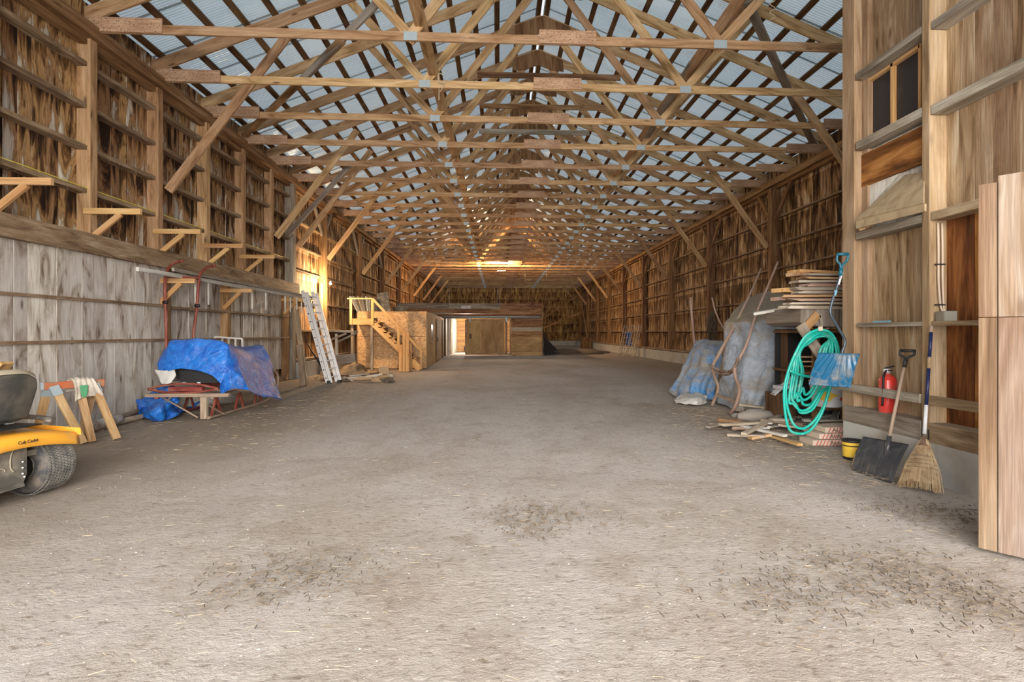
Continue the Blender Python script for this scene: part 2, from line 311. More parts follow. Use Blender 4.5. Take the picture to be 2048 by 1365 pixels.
# ------------------------------------------------------------ mesh builder
class MB:
    def __init__(s): s.v = []; s.f = []; s.uv = []; s.t = []; s.m = []
    def face(s, idx, uvs, tone, mi=0): s.f.append(idx); s.uv.append(uvs); s.t.append(tone); s.m.append(mi)
    def beam(s, p0, p1, wd, ht, side=None, tone=None, mi=0, taper=1.0):
        """box from p0 to p1; wd across 'side', ht across the third axis; uv = (across, along) in metres"""
        p0 = Vector(p0); p1 = Vector(p1); d = (p1 - p0); L = d.length; d.normalize()
        sv = Vector(side) if side is not None else (Vector((0, 1, 0)) if abs(d.y) < 0.9 else Vector((1, 0, 0)))
        sv = (sv - d * sv.dot(d)).normalized(); tv = d.cross(sv)
        tone = random.random() if tone is None else tone
        b = len(s.v)
        for e, q, k in ((0, p0, 1.0), (1, p1, taper)):
            for a, c in ((-1, -1), (1, -1), (1, 1), (-1, 1)):
                s.v.append(q + sv * a * wd * k / 2 + tv * c * ht * k / 2)
        cr = [wd, ht, wd, ht]; o = [0, wd, wd + ht, 2 * wd + ht]
        z0 = p0.z if abs(d.z) > 0.9 else 0.0
        for i in range(4):
            j = (i + 1) % 4
            s.face([b + i, b + j, b + 4 + j, b + 4 + i], [(o[i], z0), (o[i] + cr[i], z0), (o[i] + cr[i], z0 + L), (o[i], z0 + L)], tone, mi)
        s.face([b + 3, b + 2, b + 1, b], [(0, 0), (wd, 0), (wd, ht * .2), (0, ht * .2)], tone, mi)
        s.face([b + 4, b + 5, b + 6, b + 7], [(0, 0), (wd, 0), (wd, ht * .2), (0, ht * .2)], tone, mi)
        return s
    def tube(s, pts, r, n=8, tone=0.3, mi=0, closed=False, caps=True, flat=1.0):
        pts = [Vector(p) for p in pts]; N = len(pts); rs = r if isinstance(r, (list, tuple)) else [r] * N
        b = len(s.v); up = None; acc = 0
        for i, p in enumerate(pts):
            if closed: d = pts[(i + 1) % N] - pts[i - 1]
            else: d = pts[min(i + 1, N - 1)] - pts[max(i - 1, 0)]
            d.normalize()
            if up is None: up = Vector((0, 0, 1)) if abs(d.z) < 0.9 else Vector((1, 0, 0))
            sd_ = d.cross(up)
            if sd_.length < 1e-5: sd_ = d.orthogonal()
            sd_.normalize(); up = sd_.cross(d).normalized()
            for k in range(n):
                a = 2 * math.pi * k / n
                s.v.append(p + (sd_ * math.cos(a) + up * math.sin(a) * flat) * rs[i])
        for i in range(N if closed else N - 1):
            j = (i + 1) % N; L = (pts[j] - pts[i]).length
            for k in range(n):
                k2 = (k + 1) % n; u0 = k / n * .2; u1 = (k + 1) / n * .2
                s.face([b + i * n + k, b + i * n + k2, b + j * n + k2, b + j * n + k], [(u0, acc), (u1, acc), (u1, acc + L), (u0, acc + L)], tone, mi)
            acc += L
        if caps and not closed:
            s.face([b + k for k in range(n)][::-1], [(0, 0)] * n, tone, mi)
            s.face([b + (N - 1) * n + k for k in range(n)], [(0, 0)] * n, tone, mi)
        return s
    def lathe(s, prof, org, axis=(0, 0, 1), n=24, tone=0.3, mi=0, mis=None):
        ax = Vector(axis).normalized(); a1 = ax.orthogonal().normalized(); a2 = ax.cross(a1); org = Vector(org)
        b = len(s.v)
        for (r, h) in prof:
            for k in range(n):
                a = 2 * math.pi * k / n
                s.v.append(org + ax * h + (a1 * math.cos(a) + a2 * math.sin(a)) * max(r, 1e-4))
        for i in range(len(prof) - 1):
            for k in range(n):
                k2 = (k + 1) % n
                s.face([b + i * n + k, b + i * n + k2, b + (i + 1) * n + k2, b + (i + 1) * n + k],
                       [(k / n, i * .1), ((k + 1) / n, i * .1), ((k + 1) / n, i * .1 + .1), (k / n, i * .1 + .1)], tone, mis[i] if mis else mi)
        return s
    def grid(s, rows, tone=0.3, mi=0):
        b = len(s.v); m_ = len(rows[0])
        for r_ in rows:
            for p in r_: s.v.append(Vector(p))
        for i in range(len(rows) - 1):
            for j in range(m_ - 1):
                s.face([b + i * m_ + j, b + i * m_ + j + 1, b + (i + 1) * m_ + j + 1, b + (i + 1) * m_ + j],
                       [(j * .1, i * .1), (j * .1 + .1, i * .1), (j * .1 + .1, i * .1 + .1), (j * .1, i * .1 + .1)], tone, mi)
        return s
    def prism(s, poly, off, tone=None, mi=0):
        """flat polygon given thickness off (vector)"""
        tone = random.random() if tone is None else tone
        off = Vector(off); b = len(s.v); n = len(poly); P = [Vector(p) for p in poly]
        for p in P: s.v.append(p)
        for p in P: s.v.append(p + off)
        e1 = (P[1] - P[0]).normalized(); nn = off.normalized(); e2 = nn.cross(e1)
        q = [((p - P[0]).dot(e1), (p - P[0]).dot(e2)) for p in P]
        s.face([b + i for i in range(n)][::-1], q[::-1], tone, mi); s.face([b + n + i for i in range(n)], q, tone, mi)
        for i in range(n):
            j = (i + 1) % n
            s.face([b + i, b + j, b + n + j, b + n + i], [(0, 0), (.05, 0), (.05, .3), (0, .3)], tone, mi)
        return s
    def blob(s, c, r, sc=(1, 1, 1), seg=8, rough=0.2, tone=0.3, mi=0, seed=0):
        b = len(s.v); n = seg * 2; c = Vector(c)
        for i in range(seg + 1):
            th = math.pi * i / seg
            for k in range(n):
                a = 2 * math.pi * k / n
                d = Vector((math.sin(th) * math.cos(a), math.sin(th) * math.sin(a), math.cos(th)))
                rr = r * (1 + rough * noise.noise(d * 2.2 + Vector((seed, seed * 2, 0))))
                s.v.append(c + Vector((d.x * sc[0], d.y * sc[1], d.z * sc[2])) * rr)
        for i in range(seg):
            for k in range(n):
                k2 = (k + 1) % n
                s.face([b + i * n + k, b + (i + 1) * n + k, b + (i + 1) * n + k2, b + i * n + k2], [(k * .1, i * .1), (k * .1, i * .1 + .1), (k * .1 + .1, i * .1 + .1), (k * .1 + .1, i * .1)], tone, mi)
        return s
    def mesh(s, name, mats, smooth=False):
        me = bpy.data.meshes.new(name); me.from_pydata([tuple(v) for v in s.v], [], s.f)
        ul = me.uv_layers.new(name='UVMap'); k = 0
        flat = [c for fuv in s.uv for q in fuv for c in q]
        ul.data.foreach_set('uv', flat)
        a = me.attributes.new('tone', 'FLOAT', 'FACE'); a.data.foreach_set('value', s.t)
        for m in (mats if isinstance(mats, (list, tuple)) else [mats]): me.materials.append(M[m] if isinstance(m, str) else m)
        me.polygons.foreach_set('material_index', s.m)
        if smooth: me.polygons.foreach_set('use_smooth', [True] * len(s.f))
        me.update(); return me
    def build(s, name, mats, parent=None, smooth=False, **tags):
        o = bpy.data.objects.new(name, s.mesh(name, mats, smooth)); C.objects.link(o)
        if parent is not None: put(o, parent)
        for k, v in tags.items():
            if v: o['category' if k == 'cat' else k] = v
        return o
def put(o, parent):
    o.parent = parent; o.matrix_parent_inverse = parent.matrix_world.inverted() if parent.type != 'EMPTY' else Matrix.Translation(-parent.location)
def thing(name, label=None, cat=None, loc=(0, 0, 0), group=None, kind=None):
    o = bpy.data.objects.new(name, None); o.empty_display_size = 0.1; o.location = loc; C.objects.link(o)
    if label: o['label'] = label
    if cat: o['category'] = cat
    if group: o['group'] = group
    if kind: o['kind'] = kind
    return o
def beam1(name, p0, p1, wd, ht, mat, parent=None, side=None, taper=1.0, **tags):
    return MB().beam(p0, p1, wd, ht, side, taper=taper).build(name, mat, parent, **tags)
def lerpl(p, t):
    n = len(p) - 1; i = min(int(t), n - 1); return p[i].lerp(p[i + 1], t - i)
def cr(p, t):
    """Catmull-Rom through list p at t in [0,len-1]"""
    n = len(p) - 1; i = min(int(t), n - 1); f = t - i
    a, b, c, d = p[max(i - 1, 0)], p[i], p[i + 1], p[min(i + 2, n)]
    return 0.5 * ((2 * b) + (c - a) * f + (2 * a - 5 * b + 4 * c - d) * f * f + (3 * b - a - 3 * c + d) * f ** 3)
def spline(pts, n):
    pts = [Vector(p) for p in pts]
    return [cr(pts, (len(pts) - 1) * k / n) for k in range(n + 1)]
def cloth(name, rows, mat, nu=40, nv=40, amp=0.03, freq=3.0, folds=0.0, seed=0, thick=0.006, sharp=0.35, parent=None, minz=0.008, **tags):
    rows = [[Vector(p) for p in r_] for r_ in rows]
    G = []
    for i in range(nv + 1):
        tv = (len(rows) - 1) * i / nv
        col = [cr([r_[j] for r_ in rows], tv).lerp(lerpl([r_[j] for r_ in rows], tv), sharp) for j in range(len(rows[0]))]
        G.append([cr(col, (len(col) - 1) * k / nu).lerp(lerpl(col, (len(col) - 1) * k / nu), sharp) for k in range(nu + 1)])
    H = []
    for i in range(nv + 1):
        h = []
        for k in range(nu + 1):
            a = G[min(i + 1, nv)][k] - G[max(i - 1, 0)][k]; b = G[i][min(k + 1, nu)] - G[i][max(k - 1, 0)]
            nn = a.cross(b)
            nn = nn.normalized() if nn.length > 1e-6 else Vector((0, 0, 1))
            p = G[i][k]; q = p * freq + Vector((seed, seed * 1.7, 0))
            dsp = amp * (1 - 2 * abs(noise.noise(q))) + amp * 0.5 * noise.noise(q * 2.7)
            if folds: dsp += folds * math.sin(k / nu * math.pi * 9 + 3 * noise.noise(p * 1.3)) * (i / nv)
            h.append(p + nn * dsp)
            h[-1].z = max(h[-1].z, minz)
        H.append(h)
    o = MB().grid(H).build(name, mat, parent, smooth=True, **tags)
    md = o.modifiers.new('thickness', 'SOLIDIFY'); md.thickness = thick
    return o
def text(name, s, size, loc, right, up, mat, parent, depth=0.002):
    cu = bpy.data.curves.new(name, 'FONT'); cu.body = s; cu.size = size; cu.extrude = depth; cu.align_x = 'CENTER'; cu.align_y = 'CENTER'
    o = bpy.data.objects.new(name, cu); C.objects.link(o); cu.materials.append(M[mat])
    r = Vector(right).normalized(); u = Vector(up); u = (u - r * u.dot(r)).normalized(); n = r.cross(u)
    mw = Matrix((r, u, n)).transposed().to_4x4(); mw.translation = Vector(loc)
    dg = bpy.context.evaluated_depsgraph_get(); me = bpy.data.meshes.new_from_object(o.evaluated_get(dg)); bpy.data.objects.remove(o)
    o = bpy.data.objects.new(name, me); C.objects.link(o)
    if not me.materials: me.materials.append(M[mat])
    o.matrix_world = mw
    if parent is not None:
        o.parent = parent; o.matrix_parent_inverse = Matrix.Translation(-parent.location)
    return o

# ------------------------------------------------------------ barn dimensions
XL, XR, XM = -6.60, 8.86, 1.14
Y0, Y1 = -1.6, 61.2
PLATE = 6.25           # underside of the truss chords
def rz(x): return 6.50 + 0.40 * (7.72 - abs(x - XM))     # rafter centre line

# ---- floor
fl = MB(); rows = []
ys = []; y = 0.6
while y < 62.5: ys.append(y); y += max(0.05, y * 0.012)
ys = [-2.5] + ys
xs = [XL - 0.3 + i * (XR - XL + 0.6) / 170 for i in range(171)]
for y in ys:
    rows.append([(x, y, 0.012 * noise.noise(Vector((x * 1.1, y * 1.1, 0))) + 0.006 * noise.noise(Vector((x * 6, y * 6, 3))) + (0.006 * noise.noise(Vector((x * 19, y * 19, 7))) if 0 < y < 10 else 0) - 0.004) for x in xs])
fl.grid(rows)
fl.build('floor', 'floor', smooth=True, kind='structure')

# ---- walls
wl = thing('wall_left', kind='structure')
wr = thing('wall_right', kind='structure')
wb = thing('wall_back', kind='structure')
wf = thing('wall_front', kind='structure')
wp = thing('wall_partition', kind='structure')
ceil = thing('ceiling', kind='structure')

def vboards(parent, X, y0, y1, z0, z1, bw, mat, split_y, th=0.025, jit=0.010, mat2=None):
    """vertical boards in a plane X=const; boards up to split_y are parts, the rest one stuff part"""
    y = y0; rest = MB()
    while y < y1:
        b = bw * random.uniform(0.75, 1.2)
        off = random.uniform(-jit, jit)
        p0, p1 = (X + off, y + b / 2, z0), (X + off, y + b / 2, z1)
        g = random.choice([0.005, 0.007, 0.009, 0.012]) if y < split_y else 0.003
        if y < split_y:
            MB().beam(p0, p1, b - g, th, (0, 1, 0)).build('plank', mat, parent)
        else: rest.beam(p0, p1, b - g, th, (0, 1, 0))
        y += b
    if rest.v: rest.build('far_planks', mat2 or mat, parent, kind='stuff')
    return y
# left wall
vboards(wl, XL, 6.3, 17.7, 0.05, 6.72, 0.235, 'board_left', 17.7)
vboards(wl, XL, 17.7, Y1, 0.45, 6.72, 0.20, 'board_right', 23)
vboards(wl, XL, Y0, 6.3, 0.05, 6.72, 0.235, 'board_left', -9)
vboards(wl, XL + 0.235, 6.4, 11.05, 0.06, 2.70, 0.25, 'board_pale', 30)      # inner cladding flush with the posts
vboards(wl, XL + 0.06, 11.2, 17.4, 0.35, 2.66, 0.235, 'board_pale', 30)
for h in (5.65, 4.99, 4.34, 3.66):
    beam1('girt', (XL + 0.085, 5.6, h), (XL + 0.085, 17.8, h), 0.18, 0.07, 'girt', wl)
for k in range(7):
    y = 7.42 + 1.75 * k
    if k < 6: beam1('post', (XL + 0.12, y, 2.7), (XL + 0.12, y, 6.2), 0.15, 0.21, 'beam', wl, side=(0, 1, 0))
beam1('corner_post', (XL + 0.14, 17.75, 0.0), (XL + 0.14, 17.75, 6.2), 0.24, 0.25, 'grey', wl, side=(0, 1, 0))
beam1('post', (XL + 0.12, 5.67, 0.0), (XL + 0.12, 5.67, 6.2), 0.15, 0.21, 'beam', wl, side=(0, 1, 0))
beam1('ledge_beam', (XL + 0.30, 5.4, 2.815), (XL + 0.30, 17.9, 2.815), 0.14, 0.30, 'girt', wl, side=(1, 0, 0))
for h in (1.95, 1.31):
    beam1('hay_ledge', (XL + 0.26, 6.3, h), (XL + 0.26, 11.05, h), 0.06, 0.045, 'girt', wl)
    beam1('hay_ledge', (XL + 0.16, 11.2, h - 0.02), (XL + 0.16, 17.6, h - 0.02), 0.16, 0.05, 'girt', wl)
for y in (11.15, 13.6, 17.3):
    beam1('lower_post', (XL + 0.15, y, 0.0), (XL + 0.15, y, 2.66), 0.17, 0.17, 'beam_dark', wl, side=(0, 1, 0))
for i in range(2):
    beam1('top_plate', (XL + 0.12 + 0.13 * i, Y0, 6.06 + 0.09 * i), (XL + 0.12 + 0.13 * i, Y1, 6.06 + 0.09 * i), 0.12, 0.20, 'beam_dark', wl, side=(1, 0, 0))
beam1('sill_beam', (XL + 0.1, 6, 0.06), (XL + 0.1, 17.5, 0.06), 0.2, 0.12, 'girt', wl)
def backing(parent, X, y0, y1, z0, z1):  # dark layer added behind the planks to keep outside light out of gaps
    m = MB(); y = y0
    while y < y1:
        b = min(random.uniform(0.9, 1.5), y1 - y + 0.001); m.beam((X, y + b / 2, z0), (X, y + b / 2, z1), b - random.choice([0, 0, 0.006]), 0.02, (0, 1, 0)); y += b
    m.build('light_stop_backing', 'purlin', parent, kind='stuff')
backing(wl, XL - 0.05, 5.5, 24, 0.05, 6.72); backing(wr, XR + 0.05, 9, 26, 0.42, 6.72)
backing(wp, 4.38 + 0.045, -1.5, 6.62, 0.3, 7.5)
# shelf brackets
for k, y in enumerate((7.42, 9.17, 10.92, 12.67, 14.42)):
    m = MB(); x0 = XL + 0.15
    m.beam((x0, y - 0.10, 3.34), (x0 + 0.86, y - 0.10, 3.34), 0.05, 0.09, (0, 1, 0)); m.beam((x0 + 0.08, y - 0.10, 2.9), (x0 + 0.55, y - 0.10, 3.30), 0.045, 0.085, (0, 1, 0))
    m.build('shelf_bracket', 'fresh', wl)
for y in (11.0, 13.45, 17.1):
    m = MB(); x0 = XL + 0.15
    m.beam((x0, y - 0.10, 2.42), (x0 + 0.72, y - 0.10, 2.42), 0.05, 0.09, (0, 1, 0)); m.beam((x0 + 0.08, y - 0.10, 2.0), (x0 + 0.45, y - 0.10, 2.38), 0.045, 0.085, (0, 1, 0))
    m.build('shelf_bracket', 'fresh', wl)
# left and right far bays: posts, girts, braces
GH = (5.06, 4.24, 3.45, 2.48, 1.50)
for h in GH:
    beam1('girt', (XL + 0.075, 17.9, h), (XL + 0.075, Y1, h), 0.12, 0.05, 'girt', wl)
    beam1('girt', (XR - 0.075, 6.9, h), (XR - 0.075, Y1, h), 0.12, 0.05, 'girt', wr)
def kneed(parent, sx, X, y, first=False):
    beam1('knee_brace', (X + sx * 0.06, y + 0.12, 4.15), (X + sx * 2.32, y + 0.12, 7.22), 0.05, 0.17, 'beam', parent, side=(0, 1, 0))
for k in range(8):
    y = 20.95 + 5.25 * k
    beam1('post', (XL + 0.16, y, 0.4), (XL + 0.16, y, 6.0), 0.22, 0.24, 'beam_dark', wl, side=(0, 1, 0))
    kneed(wl, 1, XL + 0.25, y)
    for s in (-1, 1): beam1('corner_brace', (XL + 0.15, y + s * 0.1, 5.0), (XL + 0.15, y + s * 1.0, 5.98), 0.08, 0.12, 'grey', wl, side=(1, 0, 0))
beam1('light_post', (XL + 0.22, 20.6, 0.5), (XL + 0.22, 20.6, 3.2), 0.09, 0.05, 'fresh', wl, side=(0, 1, 0))
for k in range(2): kneed(wl, 1, XL + 0.25, (16.1, 17.85)[k])
kneed(wl, 1, XL + 0.25, 10.90)
for k in range(10):
    y = 12.05 + 5.25 * k
    beam1('post', (XR - 0.16, y, 0.45), (XR - 0.16, y, 6.0), 0.24, 0.26, 'beam_dark', wr, side=(0, 1, 0))
    kneed(wr, -1, XR - 0.25, y)
    for s in (-1, 1): beam1('corner_brace', (XR - 0.15, y + s * 0.1, 4.95), (XR - 0.15, y + s * 1.05, 5.98), 0.08, 0.13, 'beam_dark', wr, side=(1, 0, 0))
vboards(wr, XR, 6.9, Y1, 0.42, 6.72, 0.19, 'board_right', 24)
for i in range(2):
    beam1('top_plate', (XR - 0.12 - 0.13 * i, Y0, 6.06 + 0.09 * i), (XR - 0.12 - 0.13 * i, Y1, 6.06 + 0.09 * i), 0.12, 0.20, 'beam_dark', wr, side=(1, 0, 0))
# foundations
def found(name, parent, x0, x1, y0, y1, h):
    y = y0
    while y < y1:
        e = min(y + 4.9, y1)
        beam1(name, ((x0 + x1) / 2, y, h / 2 - 0.05), ((x0 + x1) / 2, e - 0.015, h / 2 - 0.05), abs(x1 - x0), h + 0.1, 'concrete', parent, side=(1, 0, 0)); y = e
found('foundation_block', wr, XR - 0.42, XR + 0.1, 9.5, Y1, 0.50)
found('foundation_block', wl, XL - 0.1, XL + 0.40, 17.95, Y1, 0.50)
beam1('sill_beam', (XR - 0.2, 9.5, 0.56), (XR - 0.2, Y1, 0.56), 0.3, 0.07, 'girt', wr)
beam1('sill_beam', (XL + 0.2, 18, 0.56), (XL + 0.2, Y1, 0.56), 0.3, 0.07, 'girt', wl)
# back wall
mb = MB(); x = XL
while x < XR:
    b = 0.2 * random.uniform(0.75, 1.25); top = rz(x + b / 2) + 0.1
    mb.beam((x + b / 2, Y1, 0.4), (x + b / 2, Y1, top), b - (0.005 if random.random() < 0.12 else -0.002), 0.03, (1, 0, 0)); x += b
mb.build('far_planks', 'board_far', wb, kind='stuff')
for h in GH: beam1('girt', (XL, Y1 - 0.07, h), (XR, Y1 - 0.07, h), 0.05, 0.10, 'girt', wb, side=(0, 0, 1))
for i in range(10): beam1('stud', (XL + 0.8 + 1.6 * i, Y1 - 0.1, 0.4), (XL + 0.8 + 1.6 * i, Y1 - 0.1, 6.3), 0.07, 0.12, 'beam_dark', wb, side=(1, 0, 0))
for i in range(3): beam1('foundation_block', (XL + 5.2 * i, Y1 - 0.15, 0.22), (XL + 5.2 * (i + 1) - 0.02, Y1 - 0.15, 0.22), 0.5, 0.6, 'concrete', wb, side=(0, 1, 0))
beam1('diagonal_brace', (3.1, 52.5, 2.0), (7.6, 54.3, 5.0), 0.09, 0.14, 'beam_dark', wb, side=(0, 1, 0))
beam1('diagonal_brace', (3.15, 52.4, 1.4), (8.1, 54.2, 3.4), 0.09, 0.14, 'beam_dark', wb, side=(0, 1, 0))
beam1('diagonal_brace', (8.3, 56, 4.6), (8.5, 53.0, 0.7), 0.09, 0.12, 'beam_dark', wb, side=(0, 1, 0))
# front wall: wide open doorway the camera looks in from
mb = MB()
for (a, b_, z0, z1) in ((XL, -4.35, 0, 0), (4.35, XR, 0, 0), (-4.35, 4.35, 4.4, 0)):
    x = a
    while x < b_ - 0.02:
        b = min(0.25, b_ - x); mb.beam((x + b / 2, Y0, z0), (x + b / 2, Y0, rz(x + b / 2) + 0.1), b - 0.003, 0.03, (1, 0, 0)); x += b
mb.build('front_planks', 'board_right', wf, kind='stuff')

# ---- roof
per = 0.0676; nper = 16; swd = per * nper; LS = 8.75
def sheet_mesh(sg):
    m = MB(); n = nper * 6; rws = []
    for j in (0.0, 0.34, 0.67, 1.0):
        row = []
        for i in range(n + 1):
            y = i / n * (swd + per)
            dx = j * LS * math.cos(math.atan(0.4)); z = -0.4 * dx
            row.append((sg * (0.03 + dx), y, z + 0.015 * math.cos(2 * math.pi * y / per)))
        rws.append(row)
    return m.grid(rws).mesh('corrugated_sheet', 'roof', True)
APEX = rz(XM) + 0.24
for sg in (-1, 1):
    me = sheet_mesh(sg); y = Y0 - 0.3; k = 0
    while y < Y1:
        o = bpy.data.objects.new('corrugated_sheet', me); C.objects.link(o); o.parent = ceil
        o.location = (XM, y, APEX + (0.003 if k % 2 else 0)); y += swd; k += 1
    for i in range(15):
        d = 0.12 + i * 0.575; x = XM + sg * d * math.cos(math.atan(.4))
        z = APEX - 0.045 - 0.4 * d * math.cos(math.atan(.4))
        beam1('purlin', (x, Y0, z), (x, Y1, z), 0.125, 0.045, 'purlin', ceil, side=(1, 0, -0.4 * sg))
# translucent strip added over the open ridge slit to keep direct sun out
MB().prism([(XM - 0.09, Y0 - 0.3, APEX + 0.02), (XM + 0.09, Y0 - 0.3, APEX + 0.02), (XM + 0.09, Y1, APEX + 0.02), (XM - 0.09, Y1, APEX + 0.02)], (0, 0, 0.004)).build('added_ridge_strip', 'ridge', ceil)
# ---- trusses
TY = [9.22 + 1.75 * k for k in range(30)]
mC = MB().beam((-7.74, 0, 6.32), (0.02, 0, 6.32), 0.04, 0.145, (0, 1, 0)).mesh('bottom_chord', 'beam')
mC2 = MB().beam((0.03, 0, 6.32), (7.74, 0, 6.32), 0.04, 0.145, (0, 1, 0)).mesh('bottom_chord', 'beam')
def lz(x): return 6.50 + 0.40 * (7.72 - abs(x))
shared = {}
shared['rafterL'] = MB().beam((-7.75, 0.045, lz(-7.75)), (0, 0.045, lz(0)), 0.04, 0.235, (0, 1, 0)).mesh('rafter', 'beam')
shared['rafterR'] = MB().beam((7.75, 0.045, lz(7.75)), (0, 0.045, lz(0)), 0.04, 0.235, (0, 1, 0)).mesh('rafter', 'beam')
for s in (-1, 1):
    shared['webA%d' % s] = MB().beam((s * 2.50, 0.09, 6.28), (s * 4.05, 0.09, lz(4.05)), 0.04, 0.15, (0, 1, 0)).mesh('web', 'beam')
    shared['webB%d' % s] = MB().beam((s * 2.64, 0.045, 6.28), (s * 0.12, 0.045, lz(0.1)), 0.04, 0.17, (0, 1, 0)).mesh('web', 'beam')
    shared['gE%d' % s] = MB().beam((s * 7.62, -0.035, 6.37), (s * 6.45, -0.035, 6.37), 0.03, 0.23, (0, 1, 0)).mesh('gusset', 'gusset')
    shared['pl%d' % s] = MB().prism([(s * 2.57 - 0.11, -0.024, 6.25), (s * 2.57 + 0.11, -0.024, 6.25), (s * 2.57 + 0.11, -0.024, 6.39), (s * 2.57 - 0.11, -0.024, 6.39)], (0, -0.006, 0)).mesh('nail_plate', 'galv')
shared['gM'] = MB().beam((-0.47, -0.035, 6.37), (0.47, -0.035, 6.37), 0.03, 0.22, (0, 1, 0)).mesh('gusset', 'gusset')
shared['gR'] = MB().prism([(-0.75, -0.01, 9.05), (-0.4, -0.01, 9.08), (0, -0.01, 9.22), (0.4, -0.01, 9.08), (0.75, -0.01, 9.05), (0.72, -0.01, 9.38), (0, -0.01, 9.66), (-0.72, -0.01, 9.38)], (0, 0.03, 0)).mesh('ridge_gusset', 'beam_dark')
shared['collar'] = MB().beam((-1.72, -0.02, 7.36), (1.55, -0.02, 7.36), 0.04, 0.12, (0, 1, 0)).mesh('collar_tie', 'beam_dark')
shared['collarG'] = MB().beam((-1.7, -0.02, 7.30), (1.5, -0.02, 7.30), 0.04, 0.14, (0, 1, 0)).mesh('collar_tie', 'grey')
def link(me, parent, loc=(0, 0, 0), name=None):
    o = bpy.data.objects.new(name or me.name.split('.')[0], me); C.objects.link(o); o.parent = parent; o.location = loc; return o
ORD = ['nearest', 'second', 'third', 'fourth', 'fifth', 'sixth', 'seventh', 'eighth', 'ninth', 'tenth', 'eleventh', 'twelfth']
for k, y in enumerate(TY):
    if k < 12: lab = '%s roof truss from the entrance, wooden with nailed gussets' % ORD[k]
    else: lab = 'wooden roof truss in the dense far run above the stable'
    if k == 17: lab = 'roof truss lit orange by the bare bulb hanging beside it'
    t = thing('roof_truss', lab, 'truss', (XM, y, 0), 'wooden roof trusses'); t.location.z = -0.045
    link(mC, t); link(mC2, t)
    for q in ('rafterL', 'rafterR', 'webA-1', 'webA1', 'webB-1', 'webB1', 'gE-1', 'gE1', 'pl-1', 'pl1', 'gM', 'gR'):
        dz = random.uniform(-0.01, 0.01) if q[0] == 'g' else 0
        link(shared[q], t, (random.uniform(-.03, .03) if q[0] == 'g' else 0, 0, dz + (0.045 if q[:2] in ('ra', 'gR') else 0)))
    if k in (2, 3, 6, 8): link(shared['collar'], t, (random.uniform(-.15, .15), 0, random.uniform(-.05, .05)))
    if k == 4: link(shared['collarG'], t)
# long runner boards and lattice braces tied to the trusses
beam1('runner', (-1.28, 6, 6.48), (-1.10, 42, 6.48), 0.2, 0.05, 'beam', ceil)
beam1('runner', (3.95, 7, 6.95), (3.95, 20, 6.75), 0.05, 0.2, 'beam', ceil, side=(1, 0, 0.5))
beam1('runner', (4.50, 7, 7.35), (4.30, 34, 7.25), 0.05, 0.16, 'beam', ceil, side=(1, 0, 0.5))
beam1('lattice_brace', (4.35, 9.6, 7.25), (8.5, 14.7, 6.5), 0.05, 0.16, 'grey', ceil, side=(0, 0, 1))
beam1('lattice_brace', W(684, 82, Y=10.3), W(489, 272, Y=14.3), 0.05, 0.15, 'beam_dark', ceil, side=(0, 0, 1))
beam1('lattice_brace', W(285, 210, Y=9.3) , W(540, 40, Y=9.35), 0.05, 0.12, 'beam_dark', ceil) if False else None
beam1('lattice_brace', W(1350, 175, Y=11.5), W(1640, 60, Y=9.8), 0.05, 0.14, 'beam_dark', ceil) if False else None
for (u0, v0, ya, u1, v1, yb) in ((700, 330, 17.0, 575, 470, 17.2), (1385, 125, 11.2, 1290, 280, 14.7), (760, 0, 9.6, 600, 165, 11.3)):
    beam1('lattice_brace', W(u0, v0, Y=ya), W(u1, v1, Y=yb), 0.05, 0.14, 'grey', ceil, side=(0, 1, 0))
# hanging wires and twine from the chords
for (u, v, h2, Yy) in ((1050, 540, 0.9, 43.0), (1093, 540, 0.8, 40), (878, 175, 0.25, 11.0)):
    p = W(u, v, Y=Yy); MB().tube([p + Vector((0, 0, 0.3)), p - Vector((0, 0, h2))], 0.008, 5).build('hanging_wire', 'rope', ceil)
q = W(882, 150, Y=10.88); pts = [q + Vector((0.06 * math.sin(a * 1.3), 0, 0.14 - a * 0.055 + 0.05 * math.cos(a * 2.1))) for a in [i * 0.5 for i in range(16)]]
MB().tube(pts, 0.008, 5).build('twine_loop', 'rope', label='pale twine looped round the second truss chord beside the runner board', cat='twine')
q = W(1545, 20, Y=9.1); pts = [q + Vector((0.05 * math.sin(a * 2.3), 0, 0.2 - a * 0.05)) for a in [i * 0.5 for i in range(16)]]
MB().tube(pts, 0.007, 5).build('twine_loop', 'rope', label='pale twine dangling by the grey brace at upper right', cat='twine')

# ------------------------------------------------------------ near partition on the right
XP = 4.38
def wp_y(u): return W(u, 600, X=XP).y
for (u0, u1, z0, z1, mt) in ((1709, 1744, 0.38, 7.5, 'paint_white'),):
    pass
edges = [1732, 1745, 1766, 1795, 1822, 1851]
for i in range(len(edges) - 1):
    ya, yb = wp_y(edges[i + 1]), wp_y(edges[i])
    if i == 0:
        MB().beam((XP, (ya + yb) / 2, 0.38), (XP, (ya + yb) / 2, 7.5), yb - ya - 0.003, 0.03, (0, 1, 0)).build('pale_strip', 'paint_white', wp)
    else:
        for (z0, z1, mt) in ((4.5, 7.5, 'board_near'), (0.38, 2.6, 'board_near'), (2.6, 3.65, 'white_wood')):
            MB().beam((XP, (ya + yb) / 2, z0), (XP, (ya + yb) / 2, z1), yb - ya - 0.004, 0.03, (0, 1, 0)).build('plank', mt, wp)
edges = [1893, 1921, 1953, 1990, 2028, 2075, 2130, 2190, 2260]
